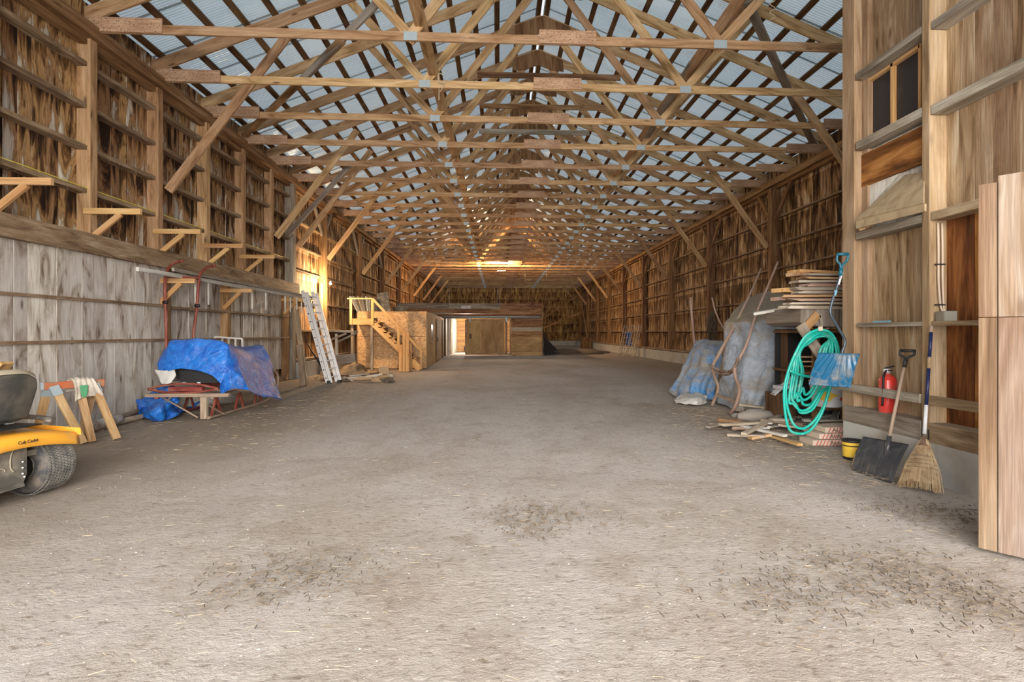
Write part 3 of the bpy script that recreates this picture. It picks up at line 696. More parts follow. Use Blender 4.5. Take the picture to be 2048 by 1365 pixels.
for i in range(len(edges) - 1):
    ya, yb = wp_y(edges[i + 1]), wp_y(edges[i])
    MB().beam((XP, (ya + yb) / 2, 2.58), (XP, (ya + yb) / 2, 7.5), yb - ya - 0.004, 0.03, (0, 1, 0)).build('plank', 'board_near', wp)
    MB().beam((XP, (ya + yb) / 2, 0.3), (XP, (ya + yb) / 2, 2.57), yb - ya - 0.003, 0.03, (0, 1, 0)).build('plank', 'board_orange', wp)
vboards(wp, XP, Y0, wp_y(2260), 0.3, 7.5, 0.24, 'board_near', -9)
# end post (two timbers) and bay post
ye = W(1685, 600, X=XP - 0.17).y
ya = W(1708, 600, X=XP - 0.17).y
beam1('end_post', (XP - 0.085, (ye + ya) / 2, 0.36), (XP - 0.085, (ye + ya) / 2, 7.5), ye - ya, 0.17, 'post_near', wp, side=(0, 1, 0))
beam1('end_post', (XP - 0.03, ya - 0.055, 0.36), (XP - 0.03, ya - 0.055, 7.5), 0.10, 0.09, 'post_near', wp, side=(0, 1, 0))
yb_ = W(1850, 600, X=XP - 0.17).y; yc_ = W(1861, 600, X=XP - 0.17).y
beam1('bay_post', (XP - 0.095, (yb_ + yc_) / 2, 0.5), (XP - 0.095, (yb_ + yc_) / 2, 7.5), yb_ - yc_ + 0.02, 0.19, 'post_near', wp, side=(0, 1, 0))
# end return of the partition
mb = MB(); x = XP - 0.1
while x < XR:
    mb.beam((x + 0.12, ye + 0.01, 0.3), (x + 0.12, ye + 0.01, 7.4), 0.235, 0.03, (1, 0, 0)); x += 0.24
mb.build('return_planks', 'board_near', wp, kind='stuff')
XI = XP - 0.17
ypost = (yb_ + yc_) / 2
for (h, ext, mt, ht, dep) in ((4.46, 0, 'grey', 0.07, 0.17), (3.64, 0, 'grey', 0.09, 0.17), (2.58, 0, 'grey', 0.08, 0.17), (1.535, 0, 'grey', 0.045, 0.16), (0.79, 1, 'grey', 0.09, 0.04), (0.47, 1, 'grey', 0.20, 0.19)):
    xc = XP - dep / 2 - 0.012
    if ext and dep < .1: xc = XI - 0.02
    beam1('ledge', (xc, ypost + 0.06, h), (xc, ye + (0.12 if h == 0.79 else -0.28 if h > 1 else -0.08), h), dep, ht, mt, wp)
    beam1('ledge', (xc, 2.6, h - (0.03 if h > 3 else 0)), (xc, ypost - 0.06, h - (0.03 if h > 3 else 0)), dep, ht, 'girt' if h < 3 else mt, wp)
# foundation
for (a, b_) in ((ypost + 0.05, ye + 0.05), (2.0, ypost + 0.03)):
    beam1('foundation_block', (XP - 0.10, a, 0.16), (XP - 0.10, b_ - (0.12 if b_ > 6 else 0), 0.16), 0.21, 0.44, 'concrete', wp)
# window with dark panes
ywa, ywb = wp_y(1849), wp_y(1743)
wn = thing('window_1', kind='structure', loc=(XP - 0.03, (ywa + ywb) / 2, 4.05))
for (a, b_) in (((ywa, 3.72), (ywa, 4.42)), ((ywb, 3.72), (ywb, 4.42)), ((ywa, 4.40), (ywb, 4.40)), ((ywa, 3.72), (ywb, 3.72)), (((ywa + ywb) / 2 + 0.0, 3.72), ((ywa + ywb) / 2, 4.42))):
    beam1('sash_bar', (XP - 0.03, a[0], a[1]), (XP - 0.03, b_[0], b_[1]), 0.05, 0.035, 'fresh', wn, side=(1, 0, 0))
for (a, b_) in ((ywa + 0.015, (ywa + ywb) / 2 - 0.02), ((ywa + ywb) / 2 + 0.02, ywb - 0.015)):
    MB().prism([(XP - 0.01, a, 3.73), (XP - 0.01, b_, 3.73), (XP - 0.01, b_, 4.40), (XP - 0.01, a, 4.40)], (0.012, 0, 0)).build('pane', 'glass_dark', wn)
# brown board under the window and the feed chute
MB().beam((XP - 0.06, wp_y(1862) - 0.0, 3.36), (XP - 0.06, wp_y(1728), 3.36), 0.04, 0.38, (1, 0, 0)).build('header_board', 'board_orange', wp)
ch = thing('feed_chute', 'tan sloping feed chute flap on the partition below the brown board', 'chute', (XP - 0.1, 6, 2.9))
A = W(1712, 442, X=XP - 0.36); B = W(1849, 408, X=XP - 0.36); D = W(1812, 352, X=XP - 0.02); E = W(1850, 346, X=XP - 0.10)
MB().prism([A, B, E, D], (-0.012, 0, 0.012)).build('flap', 'tan', ch)
MB().prism([W(1712, 442, X=XP - 0.36), W(1712, 458, X=XP - 0.36), W(1849, 423, X=XP - 0.36), B], (0.02, 0, 0)).build('lip', 'tan', ch)
F0 = W(1735, 350, X=XP - 0.05); F1 = W(1808, 338, X=XP - 0.05); F2 = W(1735, 418, X=XP - 0.05)
MB().prism([F0, F1, F2], (0.03, 0, 0)).build('side_cheek', 'white_wood', ch)
MB().beam(W(1722, 452, X=XP - 0.32), W(1748, 440, X=XP - 0.05), 0.07, 0.10).build('strut', 'beam', ch)

# open door leaf at the right edge
dl = thing('door_1', kind='structure', loc=(3.3, 3.7, 0))
P0 = W(1972, 1098, Z=0.03); DIR = Vector((0.60, -0.80, 0)).normalized(); NRM = Vector((-0.8, -0.6, 0))
def leaf(s0, s1, z0, z1, mt, d=0.0, nm='door_board'):
    a = P0 + DIR * ((s0 + s1) / 2) + NRM * d
    MB().beam((a.x, a.y, z0), (a.x, a.y, z1), s1 - s0, 0.035, DIR).build(nm, mt, dl)
leaf(-0.035, 0.060, 0.03, 1.545, 'door_edge'); leaf(-0.035, 0.060, 1.55, 2.42, 'door_edge')
leaf(0.066, 0.60, 0.03, 1.545, 'door'); leaf(0.066, 0.60, 1.55, 2.46, 'door')
leaf(0.606, 1.0, 0.03, 2.5, 'door')
leaf(-0.03, 1.0, 0.30, 0.44, 'door', -0.04, 'door_ledge'); leaf(-0.03, 1.0, 2.1, 2.24, 'door', -0.04, 'door_ledge')

# cables and junction box
bx = W(1893, 635, X=XP - 0.08)
cb_ = thing('cable_run', 'pair of ivory cables running down the dark boards to the box', 'cable', (bx.x, bx.y, 1.7))
YC = yc_ - 0.03
for k, (ua, ub) in enumerate(((1876, 1881), (1884, 1887))):
    MB().tube(spline([W(ua, 446, Y=YC), W(ua + 1, 500, Y=YC), W(ua + 1, 560, Y=YC), W(ub, 612, Y=YC), W(1889, 628, Y=YC - 0.02)], 14), 0.011, 6).build('cable', 'conduit', cb_, smooth=True)
for v in (529, 610): beam1('cable_clip', W(1871, v, Y=YC - 0.01), W(1890, v, Y=YC - 0.01), 0.02, 0.012, 'iron', cb_)
jb = thing('junction_box', 'grey steel junction box on the ledge below the ivory cables', 'junction box', (bx.x, bx.y, bx.z - 0.06))
MB().beam(bx - Vector((0, 0, 0.058)), bx + Vector((0, 0, 0.058)), 0.11, 0.12, (0, 1, 0)).build('box', 'junction', jb)
MB().beam(bx + Vector((-0.064, 0, -0.05)), bx + Vector((-0.064, 0, 0.05)), 0.10, 0.008, (0, 1, 0)).build('cover', 'junction', jb)
bb = W(1762, 641, X=XP - 0.1)
MB().beam(bb + Vector((0, 0.12, -0.02)), bb + Vector((0, -0.14, -0.02)), 0.03, 0.03).build('caulk_tube', 'bluebit', label='pale blue tube lying on the partition ledge', cat='tube')

# ------------------------------------------------------------ right foreground tools
def lathe_obj(name, prof, org, mat, parent, axis=(0, 0, 1), n=24, **k):
    return MB().lathe(prof, org, axis, n).build(name, mat, parent, smooth=True, **k)
# fire extinguisher
e = W(1775, 838, X=XP - 0.10); ex = thing('fire_extinguisher', 'red fire extinguisher standing behind the rail of the partition', 'fire extinguisher', e)
lathe_obj('cylinder', [(0, 0), (0.085, 0), (0.088, 0.01), (0.088, 0.42), (0.075, 0.46), (0.04, 0.485), (0.025, 0.49), (0.025, 0.51), (0, 0.51)], e, 'red', ex)
vl = lathe_obj('valve', [(0, 0.50), (0.03, 0.50), (0.03, 0.55), (0, 0.555)], e, 'alu', ex, n=12)
MB().beam(e + Vector((0.0, 0.03, 0.555)), e + Vector((-0.02, -0.12, 0.585)), 0.025, 0.012).beam(e + Vector((0, 0.03, 0.535)), e + Vector((-0.02, -0.10, 0.535)), 0.02, 0.01).build('lever', 'iron', vl)
MB().tube(spline([e + Vector((-0.03, -0.02, 0.53)), e + Vector((-0.10, -0.08, 0.47)), e + Vector((-0.10, -0.07, 0.30)), e + Vector((-0.095, -0.05, 0.15))], 12), 0.012, 6).build('hose', 'iron', ex, smooth=True)
lathe_obj('gauge', [(0, 0), (0.022, 0), (0.022, 0.015), (0, 0.015)], e + Vector((-0.02, 0, 0.53)), 'white', vl, axis=(-1, -.5, 0), n=12)
MB().prism([e + Vector((-0.075, -0.05, 0.2)), e + Vector((-0.05, -0.076, 0.2)), e + Vector((-0.05, -0.076, 0.33)), e + Vector((-0.075, -0.05, 0.33))], (-0.003, -0.003, 0)).build('label_plate', 'red_trim', ex)
# scoop shovels
def scoop(TL, TR, BL, BR, back, ribs, mat, parent, nm='blade', edge=None, sidecurl=0.0, thick=0.006, ribamp=0.012, fan=False):
    rows = []; nv, nu = 16, 72
    TL, TR, BL, BR = map(Vector, (TL, TR, BL, BR)); back = Vector(back)
    for i in range(nv + 1):
        f = i / nv; row = []
        for k in range(nu + 1):
            g = k / nu
            p = (TL * (1 - g) + TR * g) * (1 - f) + (BL * (1 - g) + BR * g) * f
            c = math.sin(f * math.pi * 0.62) if True else 0
            p = p + back * (c * (1 - abs(2 * g - 1) ** 6 * 0.25))
            gg = g
            if fan: gg = 0.5 + (g - 0.5) / (0.45 + 0.75 * f)
            rib = max(0, math.sin(gg * math.pi * 2 * ribs)) ** 0.8
            p = p - back.normalized() * ribamp * rib * math.sin(min(1, f * 4) * math.pi / 2) * math.sin(min(1, (1 - f) * 5) * math.pi / 2)
            p = p - back.normalized() * sidecurl * (abs(2 * g - 1) ** 8)
            row.append(p)
        rows.append(row)
    o = MB().grid(rows).build(nm, mat, parent, smooth=True)
    md = o.modifiers.new('thickness', 'SOLIDIFY'); md.thickness = thick
    return rows
def dgrip(base, up, side, s, mat, parent, w=0.055, h=0.10, r=0.012, nm='grip'):
    base = Vector(base); up = Vector(up).normalized(); side = Vector(side).normalized()
    m = MB().tube(spline([base, base + up * h * .35 + side * w * .3, base + up * h * .6 + side * w, base + up * h + side * w], 8), r, 8)
    m.tube(spline([base, base + up * h * .35 - side * w * .3, base + up * h * .6 - side * w, base + up * h - side * w], 8), r, 8)
    m.tube([base + up * h + side * w * 1.1, base + up * h - side * w * 1.1], r * 1.25, 8)
    m.tube([base - up * 0.07, base + up * 0.02], r * 1.6, 8)
    m.build(nm, mat, parent, smooth=True)
BL = W(1712, 936, Z=0.03); BR = W(1796, 966, Z=0.02); TL = W(1727, 874, Y=BL.y + 0.22); TR = W(1818, 890, Y=BR.y + 0.22)
bs = thing('snow_shovel', 'black ribbed snow shovel with wooden shaft leaning on the partition', 'shovel', (BL + BR) / 2)
rows = scoop(TL, TR, BL, BR, (-0.03, 0.06, -0.03), 6, 'shovel_black', bs, ribamp=0.022)
MB().grid([[r_[0] + Vector((-0.004, -0.03, 0.0)), r_[0] + Vector((0, 0, 0)), r_[1] + Vector((0, -0.004, 0)), r_[2] + Vector((0, -0.004, 0))] for r_ in rows]).build('side_edge', 'shovel_edge', bs, smooth=True)
hb = W(1770, 915, Y=(BL.y + BR.y) / 2 + 0.10); ht_ = W(1811, 722, X=XI - 0.05)
MB().tube([hb, hb.lerp(ht_, 0.5), ht_], [0.017, 0.017, 0.015], 10).build('shaft', 'handle', bs, smooth=True)
MB().tube([hb + Vector((0, -0.012, -0.02)), hb.lerp(ht_, 0.22)], [0.03, 0.022], 10).build('socket', 'shovel_black', bs, smooth=True)
dgrip(ht_, ht_ - hb, (0.55, -0.8, 0), 1, 'black', bs, w=0.062, h=0.105, r=0.012)
# broom
b0 = W(1848, 880, X=4.02); bt = W(1863, 652, X=XI - 0.02); bot = W(1838, 978, Z=0.02)
br = thing('straw_broom', 'natural straw broom with navy handle leaning beside the black shovel', 'broom', bot)
def seg(a, b_, f0, f1): return [a.lerp(b_, f0), a.lerp(b_, f1)]
for (f0, f1, mt, nm) in ((0, 0.12, 'handle', 'bare_section'), (0.05, 0.30, 'white', 'tape_wrap'), (0.30, 0.62, 'navy', 'handle_section'), (0.62, 0.72, 'bristle', 'bare_section'), (0.72, 0.94, 'navy', 'handle_section'), (0.94, 1.0, 'handle', 'bare_section')):
    if f0 == 0: continue
    MB().tube(seg(b0, bt, f0, f1), 0.0155 if mt != 'white' else 0.017, 10).build(nm, mt, br, smooth=True)
ax = (bot - b0).normalized(); sdv = Vector((0.60, -0.80, 0)); sdv = (sdv - ax * sdv.dot(ax)).normalized(); fv = ax.cross(sdv)
LB = (bot - b0).length
def bw_(f): return 0.03 + 0.085 * min(1, f * 1.6) ** 0.8 + 0.05 * f * f
rws = []
for i in range(13):
    f = i / 12 * 0.9
    rws.append([b0 + ax * LB * f + sdv * bw_(f) * math.cos(a) * 0.92 + fv * (0.025 + 0.03 * f) * math.sin(a) for a in [2 * math.pi * k / 24 for k in range(25)]])
MB().grid(rws).build('straw_core', 'bristle', br, smooth=True)
mb = MB()
for i in range(420):
    a = random.uniform(0, 2 * math.pi); rr = random.uniform(0.75, 1.08); f1 = random.uniform(0.9, 1.06); f0 = random.uniform(0, 0.5)
    pp = []
    for f in (f0, (f0 + f1) / 2, f1):
        rq = rr * (1 + 0.05 * random.uniform(-1, 1)); pp.append(b0 + ax * LB * f + sdv * bw_(f) * math.cos(a) * rq + fv * (0.027 + 0.035 * f) * math.sin(a) * rq)
    for p in pp: p.z = max(p.z, 0.01)
    mb.tube(pp, 0.0022, 3, caps=False)
mb.build('bristles', 'bristle', br, kind='stuff')
for f in (0.36, 0.44, 0.52, 0.60):
    MB().tube([b0 + ax * LB * f + sdv * bw_(f) * math.cos(a) * 1.0 + fv * (0.03 + 0.03 * f) * math.sin(a) for a in [2 * math.pi * k / 24 for k in range(24)]], 0.0032, 5, closed=True).build('stitching', 'debris', br)
MB().tube([b0 - ax * 0.05, b0 + ax * 0.03, b0 + ax * 0.07], [0.018, 0.032, 0.045], 12).build('wire_collar', 'rust', br, smooth=True)
# yellow bucket
p = W(1704, 919, Z=0.0); yb = thing('plastic_tub', 'small dirty yellow tub beside the black shovel blade', 'tub', p)
lathe_obj('tub', [(0, 0.005), (0.088, 0.005), (0.092, 0.03), (0.104, 0.205), (0.110, 0.21), (0.110, 0.225), (0.098, 0.225), (0.088, 0.04), (0, 0.035)], p, 'black', yb)
MB().lathe([(0.0935, 0.035), (0.1015, 0.155)], p, n=28).lathe([(0.1025, 0.168), (0.1055, 0.200)], p, n=28).build('printed_band', 'yellow', yb, smooth=True)
MB().tube([p + Vector((0.108 * math.cos(a), 0.108 * math.sin(a), 0.215 - 0.02 * math.sin(a))) for a in [math.pi * (0.9 + k / 12) for k in range(13)]], 0.003, 5).build('wire_handle', 'iron', yb)
# blue snow shovel
YB = 6.36
bsv = thing('snow_shovel', 'blue snow shovel with bent dark shaft hung at the partition end', 'shovel', W(1675, 770, Y=YB))
scoop(W(1637, 706, Y=YB), W(1720, 708, Y=YB - 0.05), W(1623, 768, Y=YB - 0.18), W(1709, 774, Y=YB - 0.22), (0.0, 0.09, -0.02), 5, 'shovel_blue', bsv, fan=True, ribamp=0.016)
sp_ = spline([W(1681, 735, Y=YB + 0.02), W(1684, 706, Y=YB), W(1690, 682, Y=YB + 0.0), W(1676, 655, Y=YB), W(1661, 628, Y=YB), W(1664, 605, Y=YB), W(1674, 575, Y=YB), W(1682, 546, Y=YB)], 30)
MB().tube(sp_, 0.016, 10).build('shaft', 'shaft_grey', bsv, smooth=True)
MB().tube([W(1683.5, 546, Y=YB), W(1679, 560, Y=YB), W(1676, 570, Y=YB)], 0.0175, 10).build('sticker', 'white', bsv, smooth=True)
MB().tube([W(1672, 581, Y=YB), W(1669, 592, Y=YB)], 0.0175, 10).build('sticker', 'bluebit', bsv, smooth=True)
dgrip(W(1682, 540, Y=YB), Vector((0.12, 0, 1)), (1, -0.15, 0), 1, 'grip_blue', bsv, w=0.058, h=0.185, r=0.014)

# pail with yellow swirl
p = W(1655, 822, Z=0.28); p = W(1655, 817, Y=7.75); p.z = 0.40
pl = thing('paint_pail', 'white pail with red rims and yellow emblem under the blue shovel', 'pail', p)
plb = lathe_obj('pail_body', [(0, 0), (0.19, 0), (0.195, 0.01), (0.235, 0.33), (0.243, 0.34), (0.243, 0.36), (0.225, 0.36), (0.18, 0.02), (0, 0.015)], p, 'white', pl, n=36)
MB().lathe([(0.237, 0.31), (0.243, 0.345), (0.245, 0.36)], p, n=36).build('rim', 'red_trim', plb, smooth=True)
cf = (Vector((0, 0, 0)) - Vector((p.x, p.y, 0))).normalized(); a0 = math.atan2(cf.y, cf.x)
def onpail(da, h, r=0.005):
    rr = 0.195 + 0.04 * (h / 0.33) + r; return p + Vector((rr * math.cos(a0 + da), rr * math.sin(a0 + da), h))
ring = [onpail(0.42 * math.cos(t) * (1 if t < 3 else 0.9) + 0.1, 0.19 + 0.085 * math.sin(t)) for t in [2 * math.pi * i / 16 for i in range(16)]]
MB().grid([[onpail(-0.62 + 0.95 * f, 0.185 + (g - 0.5) * 0.17 * math.sqrt(max(0.02, 1 - (2 * f - 1) ** 2)) - 0.03 * f, 0.004) for f in [i / 12 for i in range(13)]] for g in (0, 0.25, 0.5, 0.75, 1)]).build('emblem', 'yellow', plb, smooth=True)
MB().grid([[onpail(0.25 + 0.5 * f, 0.17 + (g - 0.5) * 0.06 * (1 - f), 0.005) for f in [i / 8 for i in range(9)]] for g in (0, 0.5, 1)]).build('emblem_point', 'yellow', plb, smooth=True)
MB().blob(onpail(0.95, 0.12, 0.0), 0.03, (1, 1, 0.8), 6, 0).build('red_spot', 'red_trim', plb, smooth=True)

# garden hose
hp = []
rnd = random.Random(3)
for k in range(7):
    l = 1568 + 5 * k; bt_ = [868, 858, 822, 828, 800, 812, 790][k]; r_ = 1677 - 6 * k; dy = 2.4 * k; Yk = 7.05 + 0.03 * k
    loop = [(1640, 658 + dy), (1612 + k, 672 + dy), (1592 + k, 705), (l + 8, 745), (l, 790 + (k % 3) * 6), (l + 8, bt_ - 14), (1598 + 2 * k, bt_), (1622, bt_ - 8), (1643, bt_ - 40), (1656, 790 - 6 * k), (r_ - 6, 740), (r_, 700), (1663 - k, 668 + dy)]
    if k % 2: loop = [(a + rnd.uniform(-3, 3), b_ + rnd.uniform(-3, 3)) for a, b_ in loop]
    hp += [W(a, b_, Y=Yk) for a, b_ in loop]
gh = thing('garden_hose', 'coiled turquoise garden hose hanging from a wooden hook', 'hose', W(1620, 868, Y=7.05))
for q in hp: q.z = max(q.z, 0.03)
MB().tube(spline(hp, len(hp) * 5), 0.0175, 8).build('coil', 'hose', gh, smooth=True)
MB().tube(spline([W(1580, 742, Y=7.0), W(1600, 750, Y=6.98), W(1622, 754, Y=6.98), W(1648, 750, Y=7.0)], 14), 0.0175, 8).build('wrap', 'hose', gh, smooth=True)
hk = thing('hose_hook', 'wooden block hook holding the turquoise hose', 'hook', W(1640, 665, Y=7.3))
MB().beam(W(1612, 655, Y=7.56), W(1636, 628, Y=7.56), 0.03, 0.11, (0, 1, 0)).build('hook_board', 'fresh', hk)
MB().beam(W(1643, 660, Y=7.56), W(1640, 630, Y=7.56), 0.03, 0.03, (0, 1, 0)).build('hook_peg', 'scrap', hk)
MB().beam(W(1600, 650, Y=7.54), W(1655, 730, Y=7.54), 0.03, 0.14, (0, 1, 0)).build('back_board', 'scrap', hk)
MB().beam(W(1640, 652, Y=7.5), W(1641, 658, Y=7.0), 0.05, 0.05).build('hook_arm', 'scrap', hk)
# timber block carrying the lumber pile, rack below
tb = W(1600, 640, Y=7.55); 
MB().prism([W(1602, 616, Y=7.6), W(1692, 616, Y=7.6), W(1692, 655, Y=7.6), W(1612, 652, Y=7.6), W(1600, 645, Y=7.6)], (0, 1.0, 0)).build('timber_block', 'grey', label='thick grey timber block under the lumber pile', cat='timber')
rk = thing('storage_rack', 'dark cluttered rack behind the turquoise hose', 'rack', W(1650, 760, Y=8.2))
for (x_, y_) in ((4.65, 8.0), (5.6, 8.0), (4.65, 8.9), (5.6, 8.9)): beam1('leg', (x_, y_, 0.0), (x_, y_, 1.5), 0.08, 0.08, 'purlin', rk)
for z_ in (0.36, 0.85, 1.46): beam1('shelf', (5.12, 7.75, z_), (5.12, 9.0, z_), 1.2, 0.04, 'purlin', rk)
MB().prism([(4.55, 9.0, 0.1), (5.8, 9.0, 0.1), (5.8, 9.0, 1.5), (4.55, 9.0, 1.5)], (0, 0.02, 0)).build('back_panel', 'black', rk)
for i in range(3): beam1('rod', (4.35, 8.0, 0.95 + 0.07 * i), (5.6, 8.05, 0.94 + 0.07 * i), 0.03, 0.02, 'beam', rk)
# lumber pile
lc = [('orange', 'fresh')]
pile = [(1587, 543, 1692, 0.035, 'fresh', 'bright orange board on top of the lumber pile'),
        (1586, 549, 1640, 0.05, 'beam', 'brown board end jutting left near the pile top'),
        (1640, 556, 1692, 0.05, 'scrap', 'thick pale board third from the pile top'),
        (1557, 581, 1612, 0.06, 'fresh', 'short bright orange board at the left of the pile'),
        (1555, 598, 1610, 0.05, 'pinkhandle', 'pinkish board end low on the pile left side')]
zt = {}
for (ua, v, ub, th, mt, lab) in pile:
    yy = 7.75; a = W(ua, v, Y=yy); b_ = W(ub, v + 2, Y=yy + 0.2)
    b_.z = a.z - 0.01
    MB().beam(a, b_, 0.25, th, (0, 1, 0)).build('lumber_board', mt, label=lab, cat='board', group='lumber pile beside the partition')
rn = random.Random(5)
for lay in range(10):
    v = 612 - lay * 7.2; n = 4 if lay < 8 else 2
    for j in range(n):
        yy = 7.6 + 0.26 * j + rn.uniform(-.05, .05)
        ua = [1563, 1572, 1585, 1570, 1590, 1580, 1605, 1588, 1600, 1610][lay] + j * rn.uniform(5, 30); a = W(ua, v + rn.uniform(-1.5, 1.5), Y=yy); a.z = 1.79 + lay * 0.052 + rn.uniform(-.01, .01)
        b_ = Vector((5.9 + rn.uniform(-.2, .3), yy + rn.uniform(-.12, .12), a.z + rn.uniform(-.02, .02)))
        m = MB().beam(a, b_, rn.uniform(0.12, 0.26), rn.uniform(0.02, 0.042), (0, 1, 0))
        m.v[0] += Vector((rn.uniform(-.1, .1), 0, 0)); m.v[3] += Vector((rn.uniform(-.12, .1), 0, 0))
        mt = rn.choice(['scrap', 'scrap', 'grey', 'white_wood', 'beam', 'pinkhandle'])
        m.build('lumber_board', mt, label='%s split board in the %s course of the lumber pile, %s row' % ({'scrap': 'tan', 'grey': 'grey', 'white_wood': 'whitewashed', 'beam': 'brown', 'pinkhandle': 'pinkish'}[mt], ['lowest', 'second', 'third', 'fourth', 'fifth', 'sixth', 'seventh', 'eighth', 'ninth', 'top'][lay], ['front', 'second', 'third', 'back'][j]), cat='board', group='lumber pile beside the partition')
a = W(1508, 628, Y=8.6); b_ = W(1600, 612, Y=8.3)
MB().beam(a, b_, 0.25, 0.04, (0, 1, 0)).build('lumber_board', 'white_wood', label='long whitish board pointing left over the grey tarp', cat='board', group='lumber pile beside the partition')

# grey tarp over a stack
cloth('dusty_tarp', [
    [W(1515, 600, Y=13.2), W(1500, 596, Y=13.0), W(1540, 583, Y=12.8), W(1592, 573, Y=12.5), W(1660, 568, Y=12.3)],
    [W(1480, 625, Y=12.6), W(1470, 622, Y=11.4), W(1515, 612, Y=11.2), W(1570, 604, Y=11.0), W(1640, 600, Y=10.8)],
    [W(1470, 660, Y=12.4), W(1453, 648, Y=10.8), W(1500, 645, Y=10.2), W(1545, 640, Y=10.0), W(1605, 632, Y=9.8)],
    [W(1468, 700, Y=12.4), W(1450, 700, Y=10.7), W(1497, 700, Y=10.05), W(1545, 700, Y=9.85), W(1598, 690, Y=9.7)],
    [W(1460, 740, Y=12.4), W(1446, 752, Y=10.6), W(1490, 765, Y=9.95), W(1530, 765, Y=9.75), W(1580, 745, Y=9.65)],
    [W(1450, 775, Y=12.4), W(1430, 800, Z=0.03), W(1475, 826, Z=0.02), W(1520, 826, Z=0.02), W(1552, 805, Y=9.7)]],
    'tarp_grey', 90, 110, amp=0.022, freq=3.2, folds=0.05, seed=2, sharp=0.85, label='dusty grey blue tarp draped over a tall stack', cat='tarp')
cloth('dusty_blue_tarp', [
    [W(1392, 682, Y=13.6), W(1410, 680, Y=13.4), W(1430, 682, Y=13.2), W(1448, 683, Y=13.0)],
    [W(1380, 712, Y=13.0), W(1400, 702, Y=12.6), W(1420, 698, Y=12.3), W(1445, 700, Y=12.3)],
    [W(1362, 750, Y=12.7), W(1392, 745, Y=12.2), W(1415, 740, Y=11.9), W(1440, 735, Y=11.9)],
    [W(1345, 782, Y=12.7), W(1375, 775, Y=12.0), W(1400, 770, Y=11.7), W(1432, 765, Y=11.7)],
    [W(1340, 789, Z=0.04), W(1370, 798, Z=0.02), W(1402, 800, Z=0.02), W(1428, 800, Z=0.02)]],
    'tarp_mid', 50, 50, amp=0.05, freq=2.2, folds=0.06, seed=9, label='dusty bright blue tarp slumped left of the grey tarp', cat='tarp')
cloth('plastic_sheet', [
    [W(1352, 800, Z=0.05), W(1370, 789, Z=0.12), W(1395, 788, Z=0.16), W(1415, 795, Z=0.10)],
    [W(1350, 804, Z=0.03), W(1372, 800, Z=0.10), W(1395, 800, Z=0.12), W(1412, 802, Z=0.06)],
    [W(1352, 808, Z=0.015), W(1375, 810, Z=0.02), W(1395, 811, Z=0.02), W(1412, 808, Z=0.015)]],
    'tarp_white', 24, 18, amp=0.03, freq=6, label='crumpled dirty white plastic at the foot of the blue tarp', cat='plastic sheet')
# plough handles
ph = thing('hand_plough', 'old hand plough with two long curved handles against the grey tarp', 'plough', W(1450, 820, Z=0))
PA = [W(1556, 524, Y=10.7), W(1535, 575, Y=10.2), W(1512, 630, Y=9.8), W(1493, 690, Y=9.6), W(1472, 730, Y=9.5), W(1470, 752, Y=9.45), W(1479, 780, Y=9.5), W(1471, 812, Y=9.5), W(1460, 828, Z=0.02)]
PB = [W(1522, 538, Y=12.2), W(1505, 578, Y=11.6), W(1485, 620, Y=11.0), W(1462, 665, Y=10.5), W(1440, 705, Y=10.4), W(1426, 733, Y=10.4), W(1430, 755, Y=10.4), W(1436, 778, Y=10.5), W(1424, 812, Z=0.02)]
for P_ in (PA, PB): MB().tube(spline(P_, 40), [0.020 + 0.010 * min(1, i / 20) for i in range(41)], 8).build('handle', 'pinkhandle', ph, smooth=True)
MB().tube(spline([W(1420, 731, Y=10.2), W(1432, 738, Y=10.0), W(1448, 744, Y=9.8), W(1462, 742, Y=9.55), W(1473, 728, Y=9.45), W(1476, 715, Y=9.45)], 20), 0.026, 8).build('iron_bow', 'rust', ph, smooth=True)
MB().tube(spline([W(1428, 738, Y=10.1), W(1440, 748, Y=9.9), W(1456, 750, Y=9.7), W(1468, 742, Y=9.5)], 12), 0.018, 8).build('spring', 'rust', ph, smooth=True)
beam1('cross_bar', W(1434, 790, Y=10.3), W(1475, 806, Y=9.55), 0.03, 0.05, 'dustwood', ph)
# poles at the right wall
MB().tube([W(1381, 595, Y=13.9), W(1384, 640, Y=13.8), W(1389, 690, Y=13.7), W(1392, 745, Y=13.6)], 0.034, 8).build('wooden_pole', 'pinkhandle', smooth=True, label='worn pole standing upright behind the bright blue tarp', cat='pole')
MB().tube(spline([W(1424, 595, Y=14.6), W(1430, 620, Y=14.5), W(1440, 645, Y=14.3), W(1453, 668, Y=14.1), W(1458, 700, Y=14), Vector((W(1461, 772, Y=13.9).x, 13.9, 0.01))], 18), 0.024, 8).build('bent_pole', 'pinkhandle', smooth=True, label='thin bent pole leaning behind the grey tarp', cat='pole')
mb = MB(); rn = random.Random(11)
for i in range(26):
    pts = [W(1424 + rn.uniform(-3, 3), 622 + rn.uniform(0, 4), X=8.25), W(1424 + rn.uniform(-9, 9), 645, X=8.2 + rn.uniform(-.1, .1)), W(1424 + rn.uniform(-11, 11), 665, X=8.2 + rn.uniform(-.1, .1)), W(1424 + rn.uniform(-9, 9), 680 + rn.uniform(-4, 3), X=8.25)]
    mb.tube(spline(pts, 6), 0.014, 5)
mb.build('wire_bundle', 'debris', label='dark bundle of wire hanging on the right wall', cat='wire')
